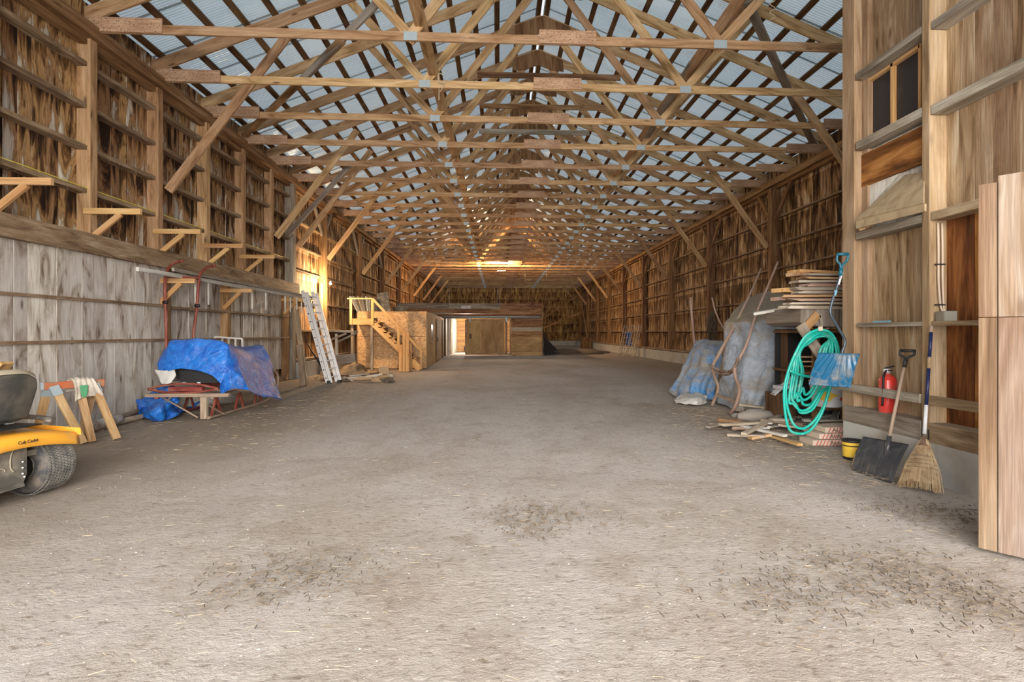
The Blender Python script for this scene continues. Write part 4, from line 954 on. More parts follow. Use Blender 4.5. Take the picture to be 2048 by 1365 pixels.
# scrap wood on the floor
rn = random.Random(21)
named = [((1470, 812), (1600, 835), 'board half buried in the scrap, beside the plough', 'scrap'),
         ((1465, 848), (1570, 872), 'whitish narrow board crossing the scrap pile front', 'white_wood'),
         ((1488, 868), (1600, 812), 'long pale strip crossing the whitish board', 'scrap'),
         ((1415, 855), (1500, 835), 'dark thin board at the left tip of the scrap pile', 'grey'),
         ((1455, 870), (1530, 873), 'thin pale lath lying in front of the scrap pile', 'scrap'),
         ((1545, 873), (1600, 890), 'pale tapered stick in front of the scrap pile', 'fresh')]
for i, (a, b_, lab, mt) in enumerate(named):
    z = 0.05 + 0.035 * (i % 3) * (i != 4 and i != 5); pa = W(*a, Z=z); pb = W(*b_, Z=z + 0.02)
    MB().beam(pa, pb, 0.075, 0.03, (0.3, 0.1, 0) if False else None).build('scrap_board', mt, label=lab, cat='board', group='scrap wood on the floor')
for i in range(46):
    u = rn.uniform(1450, 1680); v = rn.uniform(800, 878) if u > 1500 else rn.uniform(838, 864)
    z = rn.uniform(0.02, 0.16) if v < 850 else rn.uniform(0.02, 0.07)
    c = W(u, v, Z=z); a = rn.uniform(-0.5, 0.9); L = rn.uniform(0.25, 0.8)
    d = Vector((math.cos(a), math.sin(a) * 1.3, rn.uniform(-.12, .12))).normalized() * L / 2
    if c.x + abs(d.x) > 4.8 or c.y - abs(d.y) < ye: 
        if c.y < ye + 0.4: c.x = min(c.x, 4.1)
    c.z = max(c.z, abs(d.z) + 0.025)
    mt = rn.choice(['scrap', 'scrap', 'grey', 'white_wood', 'dustwood', 'beam'])
    MB().beam(c - d, c + d, rn.uniform(0.05, 0.14), rn.uniform(0.02, 0.04)).build('scrap_board', mt, label='%s %s offcut %s the scrap pile below the turquoise hose, %s' % ({'scrap': 'tan', 'grey': 'grey', 'white_wood': 'whitish', 'dustwood': 'reddish', 'beam': 'brown'}[mt], 'short' if L < 0.45 else 'long', 'high in' if c.z > 0.09 else 'low in', 'towards the plough' if u < 1520 else ('towards the partition' if u > 1610 else 'at its middle')), cat='board', group='scrap wood on the floor')
# red striped lumber ends
for i, (u0, v0, v1, lab, tx) in enumerate(((1625, 883, 894, 'lowest of three red striped planks beside the yellow tub', 'Ram'), (1638, 870, 881, 'middle of three red striped planks beside the yellow tub', 'AVA'), (1650, 858, 869, 'topmost of three red striped planks beside the yellow tub', 'As'))):
    Yq = 7.05 + 0.03 * i; a = W(u0, (v0 + v1) / 2, Y=Yq - 0.15); a.y = Yq; b_ = W(1700, (v0 + v1) / 2 + 1, Y=Yq + 0.02)
    a.z = b_.z = 0.045 + 0.076 * i; hh = 0.068
    t = thing('striped_plank', lab, 'plank', a, 'red striped planks')
    MB().beam(a, Vector((a.x + 0.75, a.y + 0.02, a.z)), 0.30, hh, (0, 1, 0)).build('plank_body', 'endgrain', t)
    for k in range(10):
        x0 = a.x + 0.04 + k * 0.045
        MB().prism([(x0, Yq - 0.152, a.z - hh * .48), (x0 + 0.014, Yq - 0.152, a.z - hh * .48), (x0 + 0.044, Yq - 0.152, a.z + hh * .48), (x0 + 0.030, Yq - 0.152, a.z + hh * .48)], (0, -0.002, 0)).build('stripe', 'stripe', t)
    text('lettering', tx, 0.07, (W(1671, v0, Y=Yq - 0.157).x, Yq - 0.157, a.z), (1, 0, 0), (0, 0, 1), 'debris', t)
# crate scraps and dark clutter near the grey tarp bottom
MB().blob(W(1512, 832, Z=0.12), 0.24, (1.3, 0.6, 0.42), 8, 0.4).build('stone', 'stone', smooth=True, label='dusty broad stone at the foot of the grey tarp', cat='stone')
MB().blob(W(1472, 832, Z=0.04), 0.07, (1.2, 1, 0.7), 6, 0.3).build('stone', 'stone', smooth=True, label='small stone beside the plough foot', cat='stone')
ck = thing('bench_vice', 'grey metal box tool half hidden behind the hose', 'tool', W(1560, 790, Y=8.8))
MB().beam(W(1545, 790, Y=8.7), W(1590, 752, Y=8.7), 0.12, 0.03, (0, 1, 0)).beam(W(1552, 775, Y=8.7), W(1592, 772, Y=8.7), 0.2, 0.05, (0, 1, 0)).build('arm', 'white', ck)
MB().tube([W(1540, 800, Y=8.9), W(1575, 790, Y=8.9)], 0.07, 10).build('drum', 'iron', ck, smooth=True)
MB().beam(W(1560, 830, Y=8.8), W(1560, 785, Y=8.8), 0.35, 0.3, (1, 0, 0)).build('crate', 'purlin', ck)

# lattice frames leaning on the far right wall
for i, (ua, ub, va, vb, yy, lab) in enumerate(((1236, 1246, 712, 656, 36.5, 'slatted frame leaning at the right wall, left one'), (1254, 1266, 714, 655, 35.0, 'slatted frame leaning at the right wall, right one'))):
    t = thing('slatted_frame', lab, 'frame', W(ua, va, Z=0), 'slatted frames'); base = W(ua, va, Z=0.02)
    top = W(ub, va, Z=0.02); top = Vector((base.x + 0.4, base.y, 1.9)); wv = Vector((0.5, 0.1, 0))
    for k in range(4): beam1('upright', base + wv * k / 3, top + wv * k / 3, 0.05, 0.04, 'scrap', t)
    for k in range(6): beam1('slat', base.lerp(top, 0.08 + k * .17), base.lerp(top, 0.08 + k * .17) + wv, 0.05, 0.03, 'scrap', t)
cloth('blue_cloth', [[W(1253, 664, Y=34.6), W(1264, 664, Y=34.6)], [W(1252, 676, Y=34.5), W(1263, 678, Y=34.5)], [W(1251, 690, Y=34.5), W(1262, 692, Y=34.5)]], 'tarp_blue', 8, 8, amp=0.03, label='small blue cloth hung on the slatted frames', cat='cloth')

# ------------------------------------------------------------ stable block
YS = 34.6
st = thing('wall_stable', kind='structure')
xl, xo0, xo1, xr_ = -6.2, W(892, 660, Y=YS).x, W(931, 660, Y=YS).x, W(1084, 660, Y=YS).x
hz = [W(1000, v, Y=YS).z for v in (607, 618, 628, 637)]
for i, (za, zb) in enumerate(((hz[1], hz[0]), (hz[2], hz[1] - 0.01), (hz[3] - 0.02, hz[2] - 0.01))):
    xs_ = xl
    while xs_ < xr_:
        xe = min(xs_ + random.uniform(2.2, 3.6), xr_)
        beam1('header_plank', (xs_, YS, (za + zb) / 2), (xe - 0.01, YS, (za + zb) / 2), 0.05, zb - za - 0.01, 'stall' if not (i == 0 and xs_ < -2) else 'grey', st, side=(0, 1, 0)); xs_ = xe
xp0 = W(1022, 660, Y=YS).x
zlist = [0.02, 0.22, 0.44, 0.66, 0.86, 1.08, 1.30, 1.45, 1.62, 1.80, 1.98, 2.2, hz[3]]
zlist = [0.02, 0.25, 0.48, 0.70, 0.93, 1.14, 1.33, 1.52, 1.76, 1.95, 2.12, 2.32]
for i in range(len(zlist) - 1):
    mt = 'stall_pale' if 1.5 <= zlist[i] < 1.6 else ('plywood' if zlist[i] < 1.1 else 'stall')
    beam1('stable_plank', (xp0, YS + 0.02, (zlist[i] + zlist[i + 1]) / 2), (xr_, YS + 0.02, (zlist[i] + zlist[i + 1]) / 2), 0.04, zlist[i + 1] - zlist[i] - 0.012, mt, st, side=(0, 1, 0))
beam1('opening_post', (xo0 - 0.12, YS, 0), (xo0 - 0.12, YS, 2.35), 0.22, 0.1, 'purlin', st, side=(1, 0, 0))
beam1('opening_post', (xo1 + 3.0, YS + 0.06, 0), (xo1 + 3.0, YS + 0.06, 2.35), 0.15, 0.1, 'purlin', st, side=(1, 0, 0))
beam1('corner_post', (xr_ - 0.02, YS + 0.08, 0), (xr_ - 0.02, YS + 0.08, hz[0]), 0.15, 0.15, 'beam_dark', st)
mb = MB()
for k in range(14): mb.beam((xr_ - 0.01, YS + 0.15, 0.12 + 0.225 * k), (xr_ - 0.01, YS + 9.5, 0.12 + 0.225 * k), 0.03, 0.215, (1, 0, 0))
mb.build('side_planks', 'stall', st, kind='stuff')
beam1('loft_deck', (xl, YS + 4.8, hz[1] - 0.2), (xr_, YS + 4.8, hz[1] - 0.2), 9.4, 0.06, 'stall', st, side=(0, 1, 0))
# interior of the stable behind the opening
for k in range(6): beam1('inner_stud', (xo0 + 0.05 - 0.0 * k, YS + 1.0 + 1.2 * k, 0.0), (xo0 + 0.05, YS + 1.0 + 1.2 * k, 2.4), 0.12, 0.16, 'white_wood', st)
mb = MB()
for k in range(22): mb.beam((xo0 - 0.12, YS + 0.4 + 0.3 * k, 0), (xo0 - 0.12, YS + 0.4 + 0.3 * k, 2.45), 0.29, 0.03, (0, 1, 0))
mb.build('inner_planks', 'white_wood', st, kind='stuff')
mb = MB()
for k in range(11): mb.beam((xo0 - 0.2, YS + 7.2, 0.12 + 0.225 * k), (xr_, YS + 7.2, 0.12 + 0.225 * k), 0.03, 0.215, (0, 1, 0))
mb.build('inner_back_planks', 'fresh', st, kind='stuff')
MB().tube([(xo1 - 0.25, YS + 6.6, 0.28), (xo1 - 0.25, YS + 6.8, 0.28)], 0.26, 14).build('spare_tyre', 'rubber', smooth=True, label='dark tyre at the back of the open stable doorway', cat='tyre')
# sliding door
x0, x1 = W(932, 660, Y=YS).x, W(1021, 660, Y=YS).x; yd = YS - 0.10
sdr = thing('door_2', kind='structure', loc=(x0, yd, 0)); zt_ = W(960, 640, Y=yd).z
xm_ = x0 + (x1 - x0) * 0.33; xn = x0 + (x1 - x0) * 0.87
for (a, b_, mt) in ((x0 + 0.02, xm_, 'plywood'), (xm_, xn - 0.02, 'plywood'), (xn, xn + 0.16, 'stall')):
    beam1('door_panel', ((a + b_) / 2, yd, 0.08), ((a + b_) / 2, yd, zt_), b_ - a - 0.008, 0.03, mt, sdr, side=(1, 0, 0))
for (a, b_) in (((x0, 0.08), (x0, zt_)), ((x1, 0.08), (x1, zt_)), ((x0, zt_), (x1, zt_)), ((x0, 0.12), (x1, 0.12)), ((x1 - 0.3, 0.1), (x1 - 0.3, zt_))):
    beam1('door_frame', (a[0], yd - 0.03, a[1]), (b_[0], yd - 0.03, b_[1]), 0.04, 0.10, 'beam', sdr, side=(0, 1, 0))
beam1('door_handle', (x0 + 0.28, yd - 0.04, 1.05), (x0 + 0.28, yd - 0.04, 1.35), 0.14, 0.02, 'purlin', sdr, side=(1, 0, 0))
tr_ = thing('door_track', 'galvanised sliding door track above the stable door', 'track', ((x0 + x1) / 2, yd - 0.02, zt_ + 0.16))
MB().tube([(xo0 - 0.1, yd - 0.03, zt_ + 0.17), (xr_ - 0.15, yd - 0.03, zt_ + 0.17)], 0.055, 8).build('track_rail', 'galv', tr_, smooth=True)
for xx in (x0 + 0.25, x1 - 0.25): beam1('roller_hanger', (xx, yd - 0.05, zt_ - 0.12), (xx, yd - 0.05, zt_ + 0.2), 0.09, 0.02, 'galv', tr_, side=(1, 0, 0))
sg = W(932, 615, Y=YS - 0.05); sgn = thing('stable_sign', 'small white sign reading STABLE on the header', 'sign', sg)
MB().prism([sg + Vector((-0.28, 0, -0.075)), sg + Vector((0.28, 0, -0.075)), sg + Vector((0.28, 0, 0.075)), sg + Vector((-0.28, 0, 0.075))], (0, -0.015, 0)).build('board', 'white', sgn)
text('lettering', 'STABLE', 0.135, sg + Vector((0, -0.018, 0)), (1, 0, 0), (0, 0, 1), 'black', sgn)
# black sheeting hanging at the stable corner
cloth('black_sheeting', [[(xr_ + 0.02, YS + 0.2, 1.7), (xr_ + 0.10, YS + 1.0, 1.5)], [(xr_ + 0.05, YS, 1.0), (xr_ + 0.45, YS + 0.8, 0.9)], [(xr_ + 0.05, YS - 0.1, 0.4), (xr_ + 0.9, YS + 0.8, 0.45)], [(xr_ + 0.1, YS - 0.1, 0.02), (xr_ + 1.1, YS + 0.5, 0.02)]], 'tarp_black', 16, 20, amp=0.06, label='black sheeting hanging at the right corner of the stable', cat='sheeting')
MB().blob((xr_ + 2.6, YS + 4.5, -0.05), 1.0, (2.4, 3.2, 0.36), 10, 0.3).build('dirt_heap', 'debris', smooth=True, label='low dark dirt heap right of the stable corner', cat='heap')
MB().beam((7.85, 50, 0.03), (7.85, 50, 1.0), 0.9, 0.7, (1, 0, 0)).build('stored_crate', 'purlin', label='dark crate against the far right corner foundation', cat='crate')

# ------------------------------------------------------------ strand board room
rm = thing('strand_board_room', 'strand board storage room with a plywood side left of the stable', 'room', (-4.2, 24, 0))
YR = 22.4; cR = W(853, 739, Y=YR); cR.z = 0; eR = W(888, 712, Y=33.6); eR.z = 0; xa = W(716, 700, Y=YR).x
zR = W(853, 625, Y=YR).z; zR2 = zR
def panelY(x0_, x1_, z0_, z1_, Yp, mt, par, nm, th=0.02):
    return MB().prism([(x0_, Yp, z0_), (x1_, Yp, z0_), (x1_, Yp, z1_), (x0_, Yp, z1_)], (0, th, 0)).build(nm, mt, par)
xb = [xa, xa + 1.22, cR.x]
for i in range(2):
    panelY(xb[i], xb[i + 1] - 0.006, 0.02, 1.28, YR, 'osb', rm, 'front_panel'); panelY(xb[i], xb[i + 1] - 0.006, 1.29, zR, YR, 'osb', rm, 'front_panel')
sd_dir = (eR - cR).normalized(); LR = (eR - cR).length; nR = Vector((sd_dir.y, -sd_dir.x, 0))
def side_panel(s0, s1, z0, z1, mt, nm, off=0.0, th=0.02, par=None):
    a = cR + sd_dir * s0 + nR * off; b_ = cR + sd_dir * s1 + nR * off
    return MB().prism([(a.x, a.y, z0), (b_.x, b_.y, z0), (b_.x, b_.y, z1), (a.x, a.y, z1)], nR * -th).build(nm, mt, par or rm)
side_panel(0, 5.2, 0.02, zR, 'plywood', 'side_panel'); side_panel(5.22, 8.1, 0.02, zR, 'plywood', 'side_panel')
side_panel(8.12, LR, 0.02, zR, 'plywood', 'side_panel')
for a_, b_ in ((1.7, 2.8),):
    side_panel(a_, b_, 1.0, 1.85, 'beam', 'window_frame', 0.03, 0.03); side_panel(a_ + 0.12, b_ - 0.12, 1.08, 1.77, 'glass_dark', 'window_pane', 0.036, 0.008)
dr = side_panel(4.9, 8.0, 0.05, 2.1, 'board_near', 'door', 0.05, 0.04)
side_panel(5.2, 5.45, 1.0, 1.2, 'iron', 'door_latch', 0.08, 0.03)
for s_ in (8.3, 9.3): side_panel(s_, s_ + 0.12, 0.02, zR - 0.1, 'beam_dark', 'batten', 0.05, 0.04)
MB().prism([(xa, YR, zR), (cR.x, YR, zR), (eR.x, eR.y, zR), (xa, eR.y, zR)], (0, 0, 0.03)).build('roof_deck', 'osb', rm)
beam1('end_stud', (xa, YR + 0.05, 0), (xa, YR + 0.05, zR), 0.05, 0.09, 'beam', rm)
# staircase with landing
YT = 21.75
stc = thing('staircase', 'unpainted wooden staircase and landing in front of the strand board room', 'staircase', (-4.5, YT, 0))
xL0, xL1 = W(706, 640, Y=YT).x, W(750, 640, Y=YT).x; zl = W(730, 645, Y=YT).z
beam1('landing_beam', (xL0, YT - 0.4, zl), (xL1 + 0.05, YT - 0.4, zl), 0.05, 0.19, 'fresh', stc, side=(0, 1, 0))
beam1('landing_deck', (xL0, YT, zl + 0.11), (xL1, YT, zl + 0.11), 0.86, 0.04, 'fresh', stc, side=(0, 1, 0))
zr_ = W(730, 599, Y=YT).z
for xx in (xL0 + 0.03, xL1): beam1('rail_post', (xx, YT - 0.42, zl - 0.1), (xx, YT - 0.42, zr_), 0.09, 0.05, 'fresh', stc, side=(1, 0, 0))
beam1('top_rail', (xL0 - 0.1, YT - 0.42, zr_), (xL1 + 0.03, YT - 0.42, zr_), 0.10, 0.04, 'fresh', stc, side=(0, 1, 0))
for xx in (xL0 + 0.05, xL1 - 0.05): beam1('landing_post', (xx, YT - 0.3, 0), (xx, YT - 0.3, zl), 0.09, 0.09, 'grey', stc)
xE = W(846, 735, Y=YT).x
foot = Vector((xE - 0.05, YT - 0.4, 0.05)); topp = Vector((xL1, YT - 0.4, zl - 0.02))
for dy in (-0.4, 0.35):
    beam1('stringer', (topp.x, YT + dy, topp.z), (foot.x, YT + dy, foot.z), 0.04, 0.24, 'fresh', stc, side=(0, 1, 0))
ns = 9
for i in range(1, ns):
    f = i / ns; xx = topp.x + (foot.x - topp.x) * f; zz = topp.z + (foot.z - topp.z) * f
    beam1('tread', (xx - 0.06, YT - 0.42, zz + 0.21), (xx - 0.06, YT + 0.38, zz + 0.21), 0.25, 0.035, 'fresh', stc, side=(1, 0, 0))
    beam1('riser', (xx - 0.18, YT, zz + 0.38), (xx - 0.18, YT, zz + 0.20), 0.74, 0.02, 'beam_dark', stc, side=(0, 1, 0))
rp0 = Vector((xL1, YT - 0.44, zr_)); rp1 = W(845, 705, Y=YT - 0.44)
beam1('hand_rail', rp0, rp1, 0.04, 0.09, 'fresh', stc, side=(0, 1, 0))
for (u, vt, vb) in ((797, 655, 700), (842, 690, 739)): 
    a = W(u, vt, Y=YT - 0.42); b_ = W(u, vb, Y=YT - 0.42); b_.z = max(b_.z, 0)
    beam1('rail_post', b_, a, 0.09, 0.045, 'fresh', stc, side=(1, 0, 0))
# lumber leaning in front of the stairs
for i, (u, vt, vb, lab) in enumerate(((801, 690, 742, 'short pale board leftmost of the lumber leaning on the stairs'), (808, 667, 742, 'tall pale board beside the shortest, leaning on the stairs'), (815, 665, 742, 'tallest notched pale board leaning on the stairs'), (822, 688, 741, 'narrow dark board rightmost of the lumber on the stairs'))):
    b_ = W(u, vb + 2.5, Z=0.0); a = W(u, vt, Y=b_.y + 0.45)
    b_.z += 0.01
    beam1('leaning_board', b_, a, 0.11 if i != 3 else 0.07, 0.04, 'fresh' if i != 3 else 'beam_dark', None, side=(1, 0, 0), label=lab, cat='board', group='boards leaning on the stairs')
p = W(822, 741, Z=0); lathe_obj('spray_can', [(0, 0), (0.04, 0), (0.04, 0.15), (0.02, 0.17), (0.015, 0.2), (0, 0.2)], p + Vector((0.02, -0.2, 0)), 'bluebit', None, n=12, label='small light blue can at the foot of the leaning boards', cat='can')
# items stored on the room
for i in range(6):
    a = W(722 + i * 5, 625, Y=YR + 0.7 + 0.15 * i); a.z = zR + 0.03
    beam1('loose_sheet', a, a + Vector((-0.35 + 0.06 * i, 0.15, 0.62)), 0.55, 0.03, random.choice(['grey', 'white_wood', 'scrap']), None, side=(0.3, 1, 0), label='thin sheet leaning in the row on top of the room', cat='sheet', group='sheets on the room roof')
for (u, v, wd_, hh, lab) in ((770, 625, 0.5, 0.9, 'tall dark grey panel leaning on top of the room'), (752, 625, 0.5, 0.55, 'low dark panel on the room, left of the tall one')):
    a = W(u, v, Y=YR + 2.2); a.z = zR + 0.03; beam1('dark_panel', a, a + Vector((-0.15, 0.1, hh)), wd_, 0.03, 'frame_dark', None, side=(1, 0, 0), label=lab, cat='panel')
a = W(800, 620, Y=28); a.z = zR + 0.02
MB().lathe([(0, 0), (0.25, 0), (0.38, 0.42), (0.40, 0.44), (0.36, 0.43), (0, 0.40)], a + Vector((0, 0, 0.01))).build('wash_tub', 'grey', smooth=True, label='round tub stored on the back of the room roof', cat='tub')
for i in range(5):
    a = W(812 + i * 14, 618, Y=30); a.z = zR + 0.06 + 0.04 * i
    beam1('stored_plank', a, a + Vector((0.9, 0.3, 0.02)), 0.2, 0.04, 'grey', None, side=(0, 1, 0), label='grey plank lying in the heap on the room roof', cat='plank', group='planks on the room roof')
# ------------------------------------------------------------ aluminium ladder, bench, junk at the left
b0_ = W(662, 766, Z=0.02); t0_ = W(612, 582, Y=b0_.y + 0.35)
ld = thing('extension_ladder', 'aluminium extension ladder leaning near the glowing wall bulb', 'ladder', b0_)
offs = [Vector((0, 0, 0)), Vector((0.13, 0.06, 0))]
dl_ = (t0_ - b0_)
sv = Vector((0.10, 0.38, 0))
for (ox, oy, zf) in ((-0.10, 0, 1.0), (0.0, 0.02, 0.985), (0.05, 0.40, 1.0), (0.15, 0.42, 0.985)):
    beam1('rail', b0_ + Vector((ox, oy, 0)), b0_ + Vector((ox, oy, 0)) + dl_ * zf, 0.088, 0.05, 'alu', ld, side=(1, 0, 0))
for k in range(11):
    c = b0_ + dl_ * (0.05 + k * 0.087)
    MB().tube([c + Vector((-0.10, -0.04, 0)), c + Vector((-0.06, 0.42, 0))], 0.017, 8).build('rung', 'iron', ld, smooth=True)
    MB().tube([c + Vector((0.07, -0.06, 0.04)), c + Vector((0.12, 0.40, 0.04))], 0.017, 8).build('rung', 'alu', ld, smooth=True)
for o_ in (-0.05, 0.18): beam1('rubber_foot', b0_ + Vector((o_, 0.2 if o_ > 0 else 0, -0.02)), b0_ + Vector((o_, 0.2 if o_ > 0 else 0, 0.06)), 0.15, 0.09, 'black', ld)
bn = thing('wall_bench', 'grey wooden bench top on diagonal brackets behind the ladder', 'bench', (-5.6, 20.6, 0))
za_ = W(660, 661, Y=19.6).z
beam1('bench_top', W(645, 662, Y=20.2), W(712, 664, Y=20.2), 0.6, 0.07, 'grey', bn, side=(0, 1, 0))
for (u0, u1) in ((652, 693), (676, 712)): beam1('bracket', W(u0, 684, Y=20.0), W(u1, 667, Y=19.9), 0.05, 0.07, 'grey', bn, side=(0, 1, 0))
beam1('leg', W(674, 712, Y=20.0), W(673, 668, Y=20.0), 0.10, 0.08, 'white_wood', bn)
beam1('leg', W(708, 712, Y=20.0), W(708, 668, Y=20.0), 0.05, 0.05, 'beam_dark', bn)
# feed bunk/boxes below
MB().beam(W(655, 722, Y=19.8), W(712, 716, Y=19.9), 0.5, 0.32, (0, 1, 0)).build('feed_trough', 'grey', label='long grey wooden trough below the bench', cat='trough')
cloth('canvas_heap', [[W(676, 748, Z=0.02), W(690, 735, Y=19.4), W(710, 727, Y=19.4), W(730, 735, Z=0.1)], [W(672, 752, Z=0.02), W(690, 738, Y=18.9), W(712, 732, Y=18.9), W(732, 742, Z=0.05)], [W(675, 758, Z=0.015), W(692, 752, Y=18.5), W(712, 748, Y=18.5), W(730, 752, Z=0.015)]], 'canvas', 24, 20, amp=0.05, freq=4, label='brown canvas heap right of the ladder foot', cat='canvas')
rn = random.Random(31)
for i in range(34):
    u = rn.uniform(636, 782); v = rn.uniform(744, 762); s_ = rn.uniform(0.05, 0.13)
    c = W(u, v, Z=s_ * 0.45); kind = rn.choice(['paper', 'card', 'debris', 'stone', 'scrap'])
    m = MB().blob(c, s_, (1.3, 0.9, 0.6), 5, 0.9, seed=i)
    m.build('litter_lump', kind, label={'paper': 'crumpled pale scrap in the litter before the strand board room', 'card': 'brown cardboard scrap in the litter before the strand board room', 'debris': 'dark clod in the litter before the strand board room', 'stone': 'grey stone in the litter before the strand board room', 'scrap': 'wood chunk in the litter before the strand board room'}[kind], cat='litter', group='litter before the room')
def carton(name, u, v, w_, d_, h_, rot, mat, lab):
    c = W(u, v, Z=0); t = thing(name, lab, 'box', c); ca, sa = math.cos(rot), math.sin(rot)
    ax_ = Vector((ca, sa, 0)); ay = Vector((-sa, ca, 0)); th = 0.012
    for (o_, s1, s2) in ((ay * d_ / 2, ax_, w_), (ay * -d_ / 2, ax_, w_), (ax_ * w_ / 2, ay, d_), (ax_ * -w_ / 2, ay, d_)):
        beam1('side', c + o_ - s1 * s2 / 2 + Vector((0, 0, h_ / 2)), c + o_ + s1 * s2 / 2 + Vector((0, 0, h_ / 2)), th, h_, mat, t, side=(o_.normalized()))
    beam1('bottom', c - ax_ * w_ / 2 + Vector((0, 0, 0.012)), c + ax_ * w_ / 2 + Vector((0, 0, 0.012)), d_, 0.012, mat, t, side=ay)
    beam1('flap', c + ay * d_ / 2 + ay * 0.06 - ax_ * w_ / 2 + Vector((0, 0, h_ + 0.03)), c + ay * d_ / 2 + ay * 0.06 + ax_ * w_ / 2 + Vector((0, 0, h_ + 0.03)), 0.14, 0.01, mat, t, side=(ay + Vector((0, 0, 0.4))))
for i, (u, v, rot, mt) in enumerate(((705, 756, 0.3, 'scrap'), (728, 757, -0.4, 'card'), (745, 752, 0.9, 'paper'), (662, 757, 0.1, 'beam_dark'), (690, 752, -0.2, 'purlin'), (718, 750, 0.5, 'grey'), (738, 745, -0.1, 'fresh'))):
    c = W(u, v, Z=0.08 + 0.04 * (i % 3)); d = Vector((math.cos(rot), math.sin(rot), 0.08)) * 0.3
    MB().beam(c - d, c + d, 0.16, 0.05).build('litter_plank', mt, label=['pale plank piece before the canvas heap', 'brown flat cardboard strip in the litter', 'crumpled bright sheet by the box', 'dark plank piece at the ladder foot', 'black timber piece before the canvas heap', 'grey plank piece under the litter', 'fresh wood piece against the strand board wall'][i], cat='plank', group='litter before the room')
carton('cardboard_box', 768, 751, 0.30, 0.3, 0.26, 0.2, 'card', 'open cardboard box at the right end of the litter')
carton('cardboard_box', 757, 732, 0.30, 0.3, 0.32, 0.1, 'card', 'upright cardboard box against the strand board wall')
MB().tube([W(615, 688, Y=18.8), W(648, 742, Y=18.3)], 0.028, 8).build('black_pipe', 'iron', smooth=True, label='black pipe leaning left of the aluminium ladder', cat='pipe')
for i, (u0, v0, u1, v1, lab) in enumerate(((612, 770, 592, 620, 'tall grey board leaning by the corner post'), (606, 772, 598, 690, 'short grey board leaning by the corner post'), (571, 760, 571, 700, 'upright stub post before the left wall'))):
    b_ = W(u0, v0, Z=0.02); a = W(u1, v1, Y=b_.y + 0.4)
    beam1('leaning_plank', b_, a, 0.14, 0.035, 'girt' if i < 2 else 'beam', None, side=(1, 0, 0), label=lab, cat='board')

# wall bulbs
def bulb(p, lab, energy, col):
    t = thing('light_bulb', lab, 'bulb', p); p = Vector(p)
    MB().lathe([(0, -0.06), (0.028, -0.045), (0.036, -0.02), (0.03, 0.01), (0.015, 0.035), (0.014, 0.05)], p, n=14).build('glass', 'bulb', t, smooth=True)
    MB().lathe([(0.02, 0.045), (0.024, 0.05), (0.024, 0.10), (0, 0.10)], p, n=12).build('socket', 'white', t, smooth=True)
    l = bpy.data.lights.new('bulb_light', 'POINT'); l.energy = energy; l.color = col; l.shadow_soft_size = 0.05
    o = bpy.data.objects.new('bulb_light', l); C.objects.link(o); o.location = p + Vector((0.0, -0.02, -0.12))
bp = W(997, 526, Y=38.7)
bulb(bp, 'glowing bare bulb under the distant truss chords', 1700, (1.0, 0.62, 0.30))
MB().beam(bp + Vector((-0.1, 0.05, -0.55)), bp + Vector((0.5, 0.05, -0.53)), 0.06, 0.05).build('tube_lamp', 'white', label='small white lamp holder below the far glowing bulb', cat='lamp holder')
bulb(W(661, 567, Y=20.3), 'glowing bare bulb on the left wall above the ladder', 430, (1.0, 0.66, 0.36))
bulb((-2.2, 38.5, 2.1), 'bright lamp inside the stable seen through the doorway', 420, (1.0, 0.90, 0.78))

# ------------------------------------------------------------ left: sleigh and tarp
sl = thing('horse_sleigh', 'old black and red horse sleigh beneath the blue tarp', 'sleigh', (-5.2, 10.6, 0))
for x_ in (-5.68, -4.78):
    MB().tube(spline([(x_, 9.45, 0.035), (x_, 10.2, 0.03), (x_, 11.2, 0.03), (x_, 11.9, 0.06), (x_, 12.3, 0.22), (x_, 12.4, 0.50), (x_, 12.15, 0.66)], 30), 0.024, 8).build('runner', 'redwood' if x_ < -5 else 'dustwood', sl, smooth=True)
    beam1('runner_beam', (x_, 9.6, 0.37), (x_, 12.0, 0.37), 0.055, 0.06, 'dustwood' if x_ > -5 else 'redwood', sl, side=(1, 0, 0))
    for y_ in (9.75, 10.6, 11.4):
        for s_ in (-0.16, 0.16): beam1('strut', (x_, y_ + s_, 0.05), (x_ , y_, 0.36), 0.035, 0.035, 'redwood', sl)
for y_ in (9.62, 10.5, 11.5):
    beam1('cross_beam', (-5.85, y_, 0.40), (-4.50, y_, 0.40), 0.08, 0.055, 'dustwood', sl, side=(0, 1, 0))
    beam1('bolster', (-5.5, y_ + 0.05, 0.50), (-4.95, y_ + 0.05, 0.50), 0.09, 0.07, 'redwood', sl, side=(0, 1, 0))
for s_ in (-1, 1):
    MB().tube(spline([(-5.23 + s_ * 0.62, 9.7, 0.06), (-5.23 + s_ * 0.40, 9.62, 0.22), (-5.23 + s_ * 0.2, 9.6, 0.37)], 8), 0.014, 6).build('brace_rod', 'rust', sl, smooth=True)
    MB().tube([(-5.23 + s_ * 0.35, 9.6, 0.37), (-4.9 + s_ * 0.05, 9.5, 0.04)], 0.014, 6).build('brace_rod', 'dustwood', sl, smooth=True)
for z_, y_ in ((0.54, 9.66),):
    MB().tube(spline([(-5.85, y_, 0.50), (-5.6, y_, 0.56), (-5.3, y_, 0.585), (-5.0, y_, 0.57), (-4.7, y_, 0.50)], 16), 0.02, 8).build('leaf_spring', 'redwood', sl, smooth=True)
    MB().tube(spline([(-5.85, y_, 0.50), (-5.6, y_, 0.45), (-5.3, y_, 0.43), (-5.0, y_, 0.45), (-4.7, y_, 0.50)], 16), 0.02, 8).build('leaf_spring', 'redwood', sl, smooth=True)
MB().beam((-4.85, 9.5, 0.02), (-4.85, 9.5, 0.38), 0.10, 0.07, (1, 0, 0)).build('stand_leg', 'dustwood', sl)
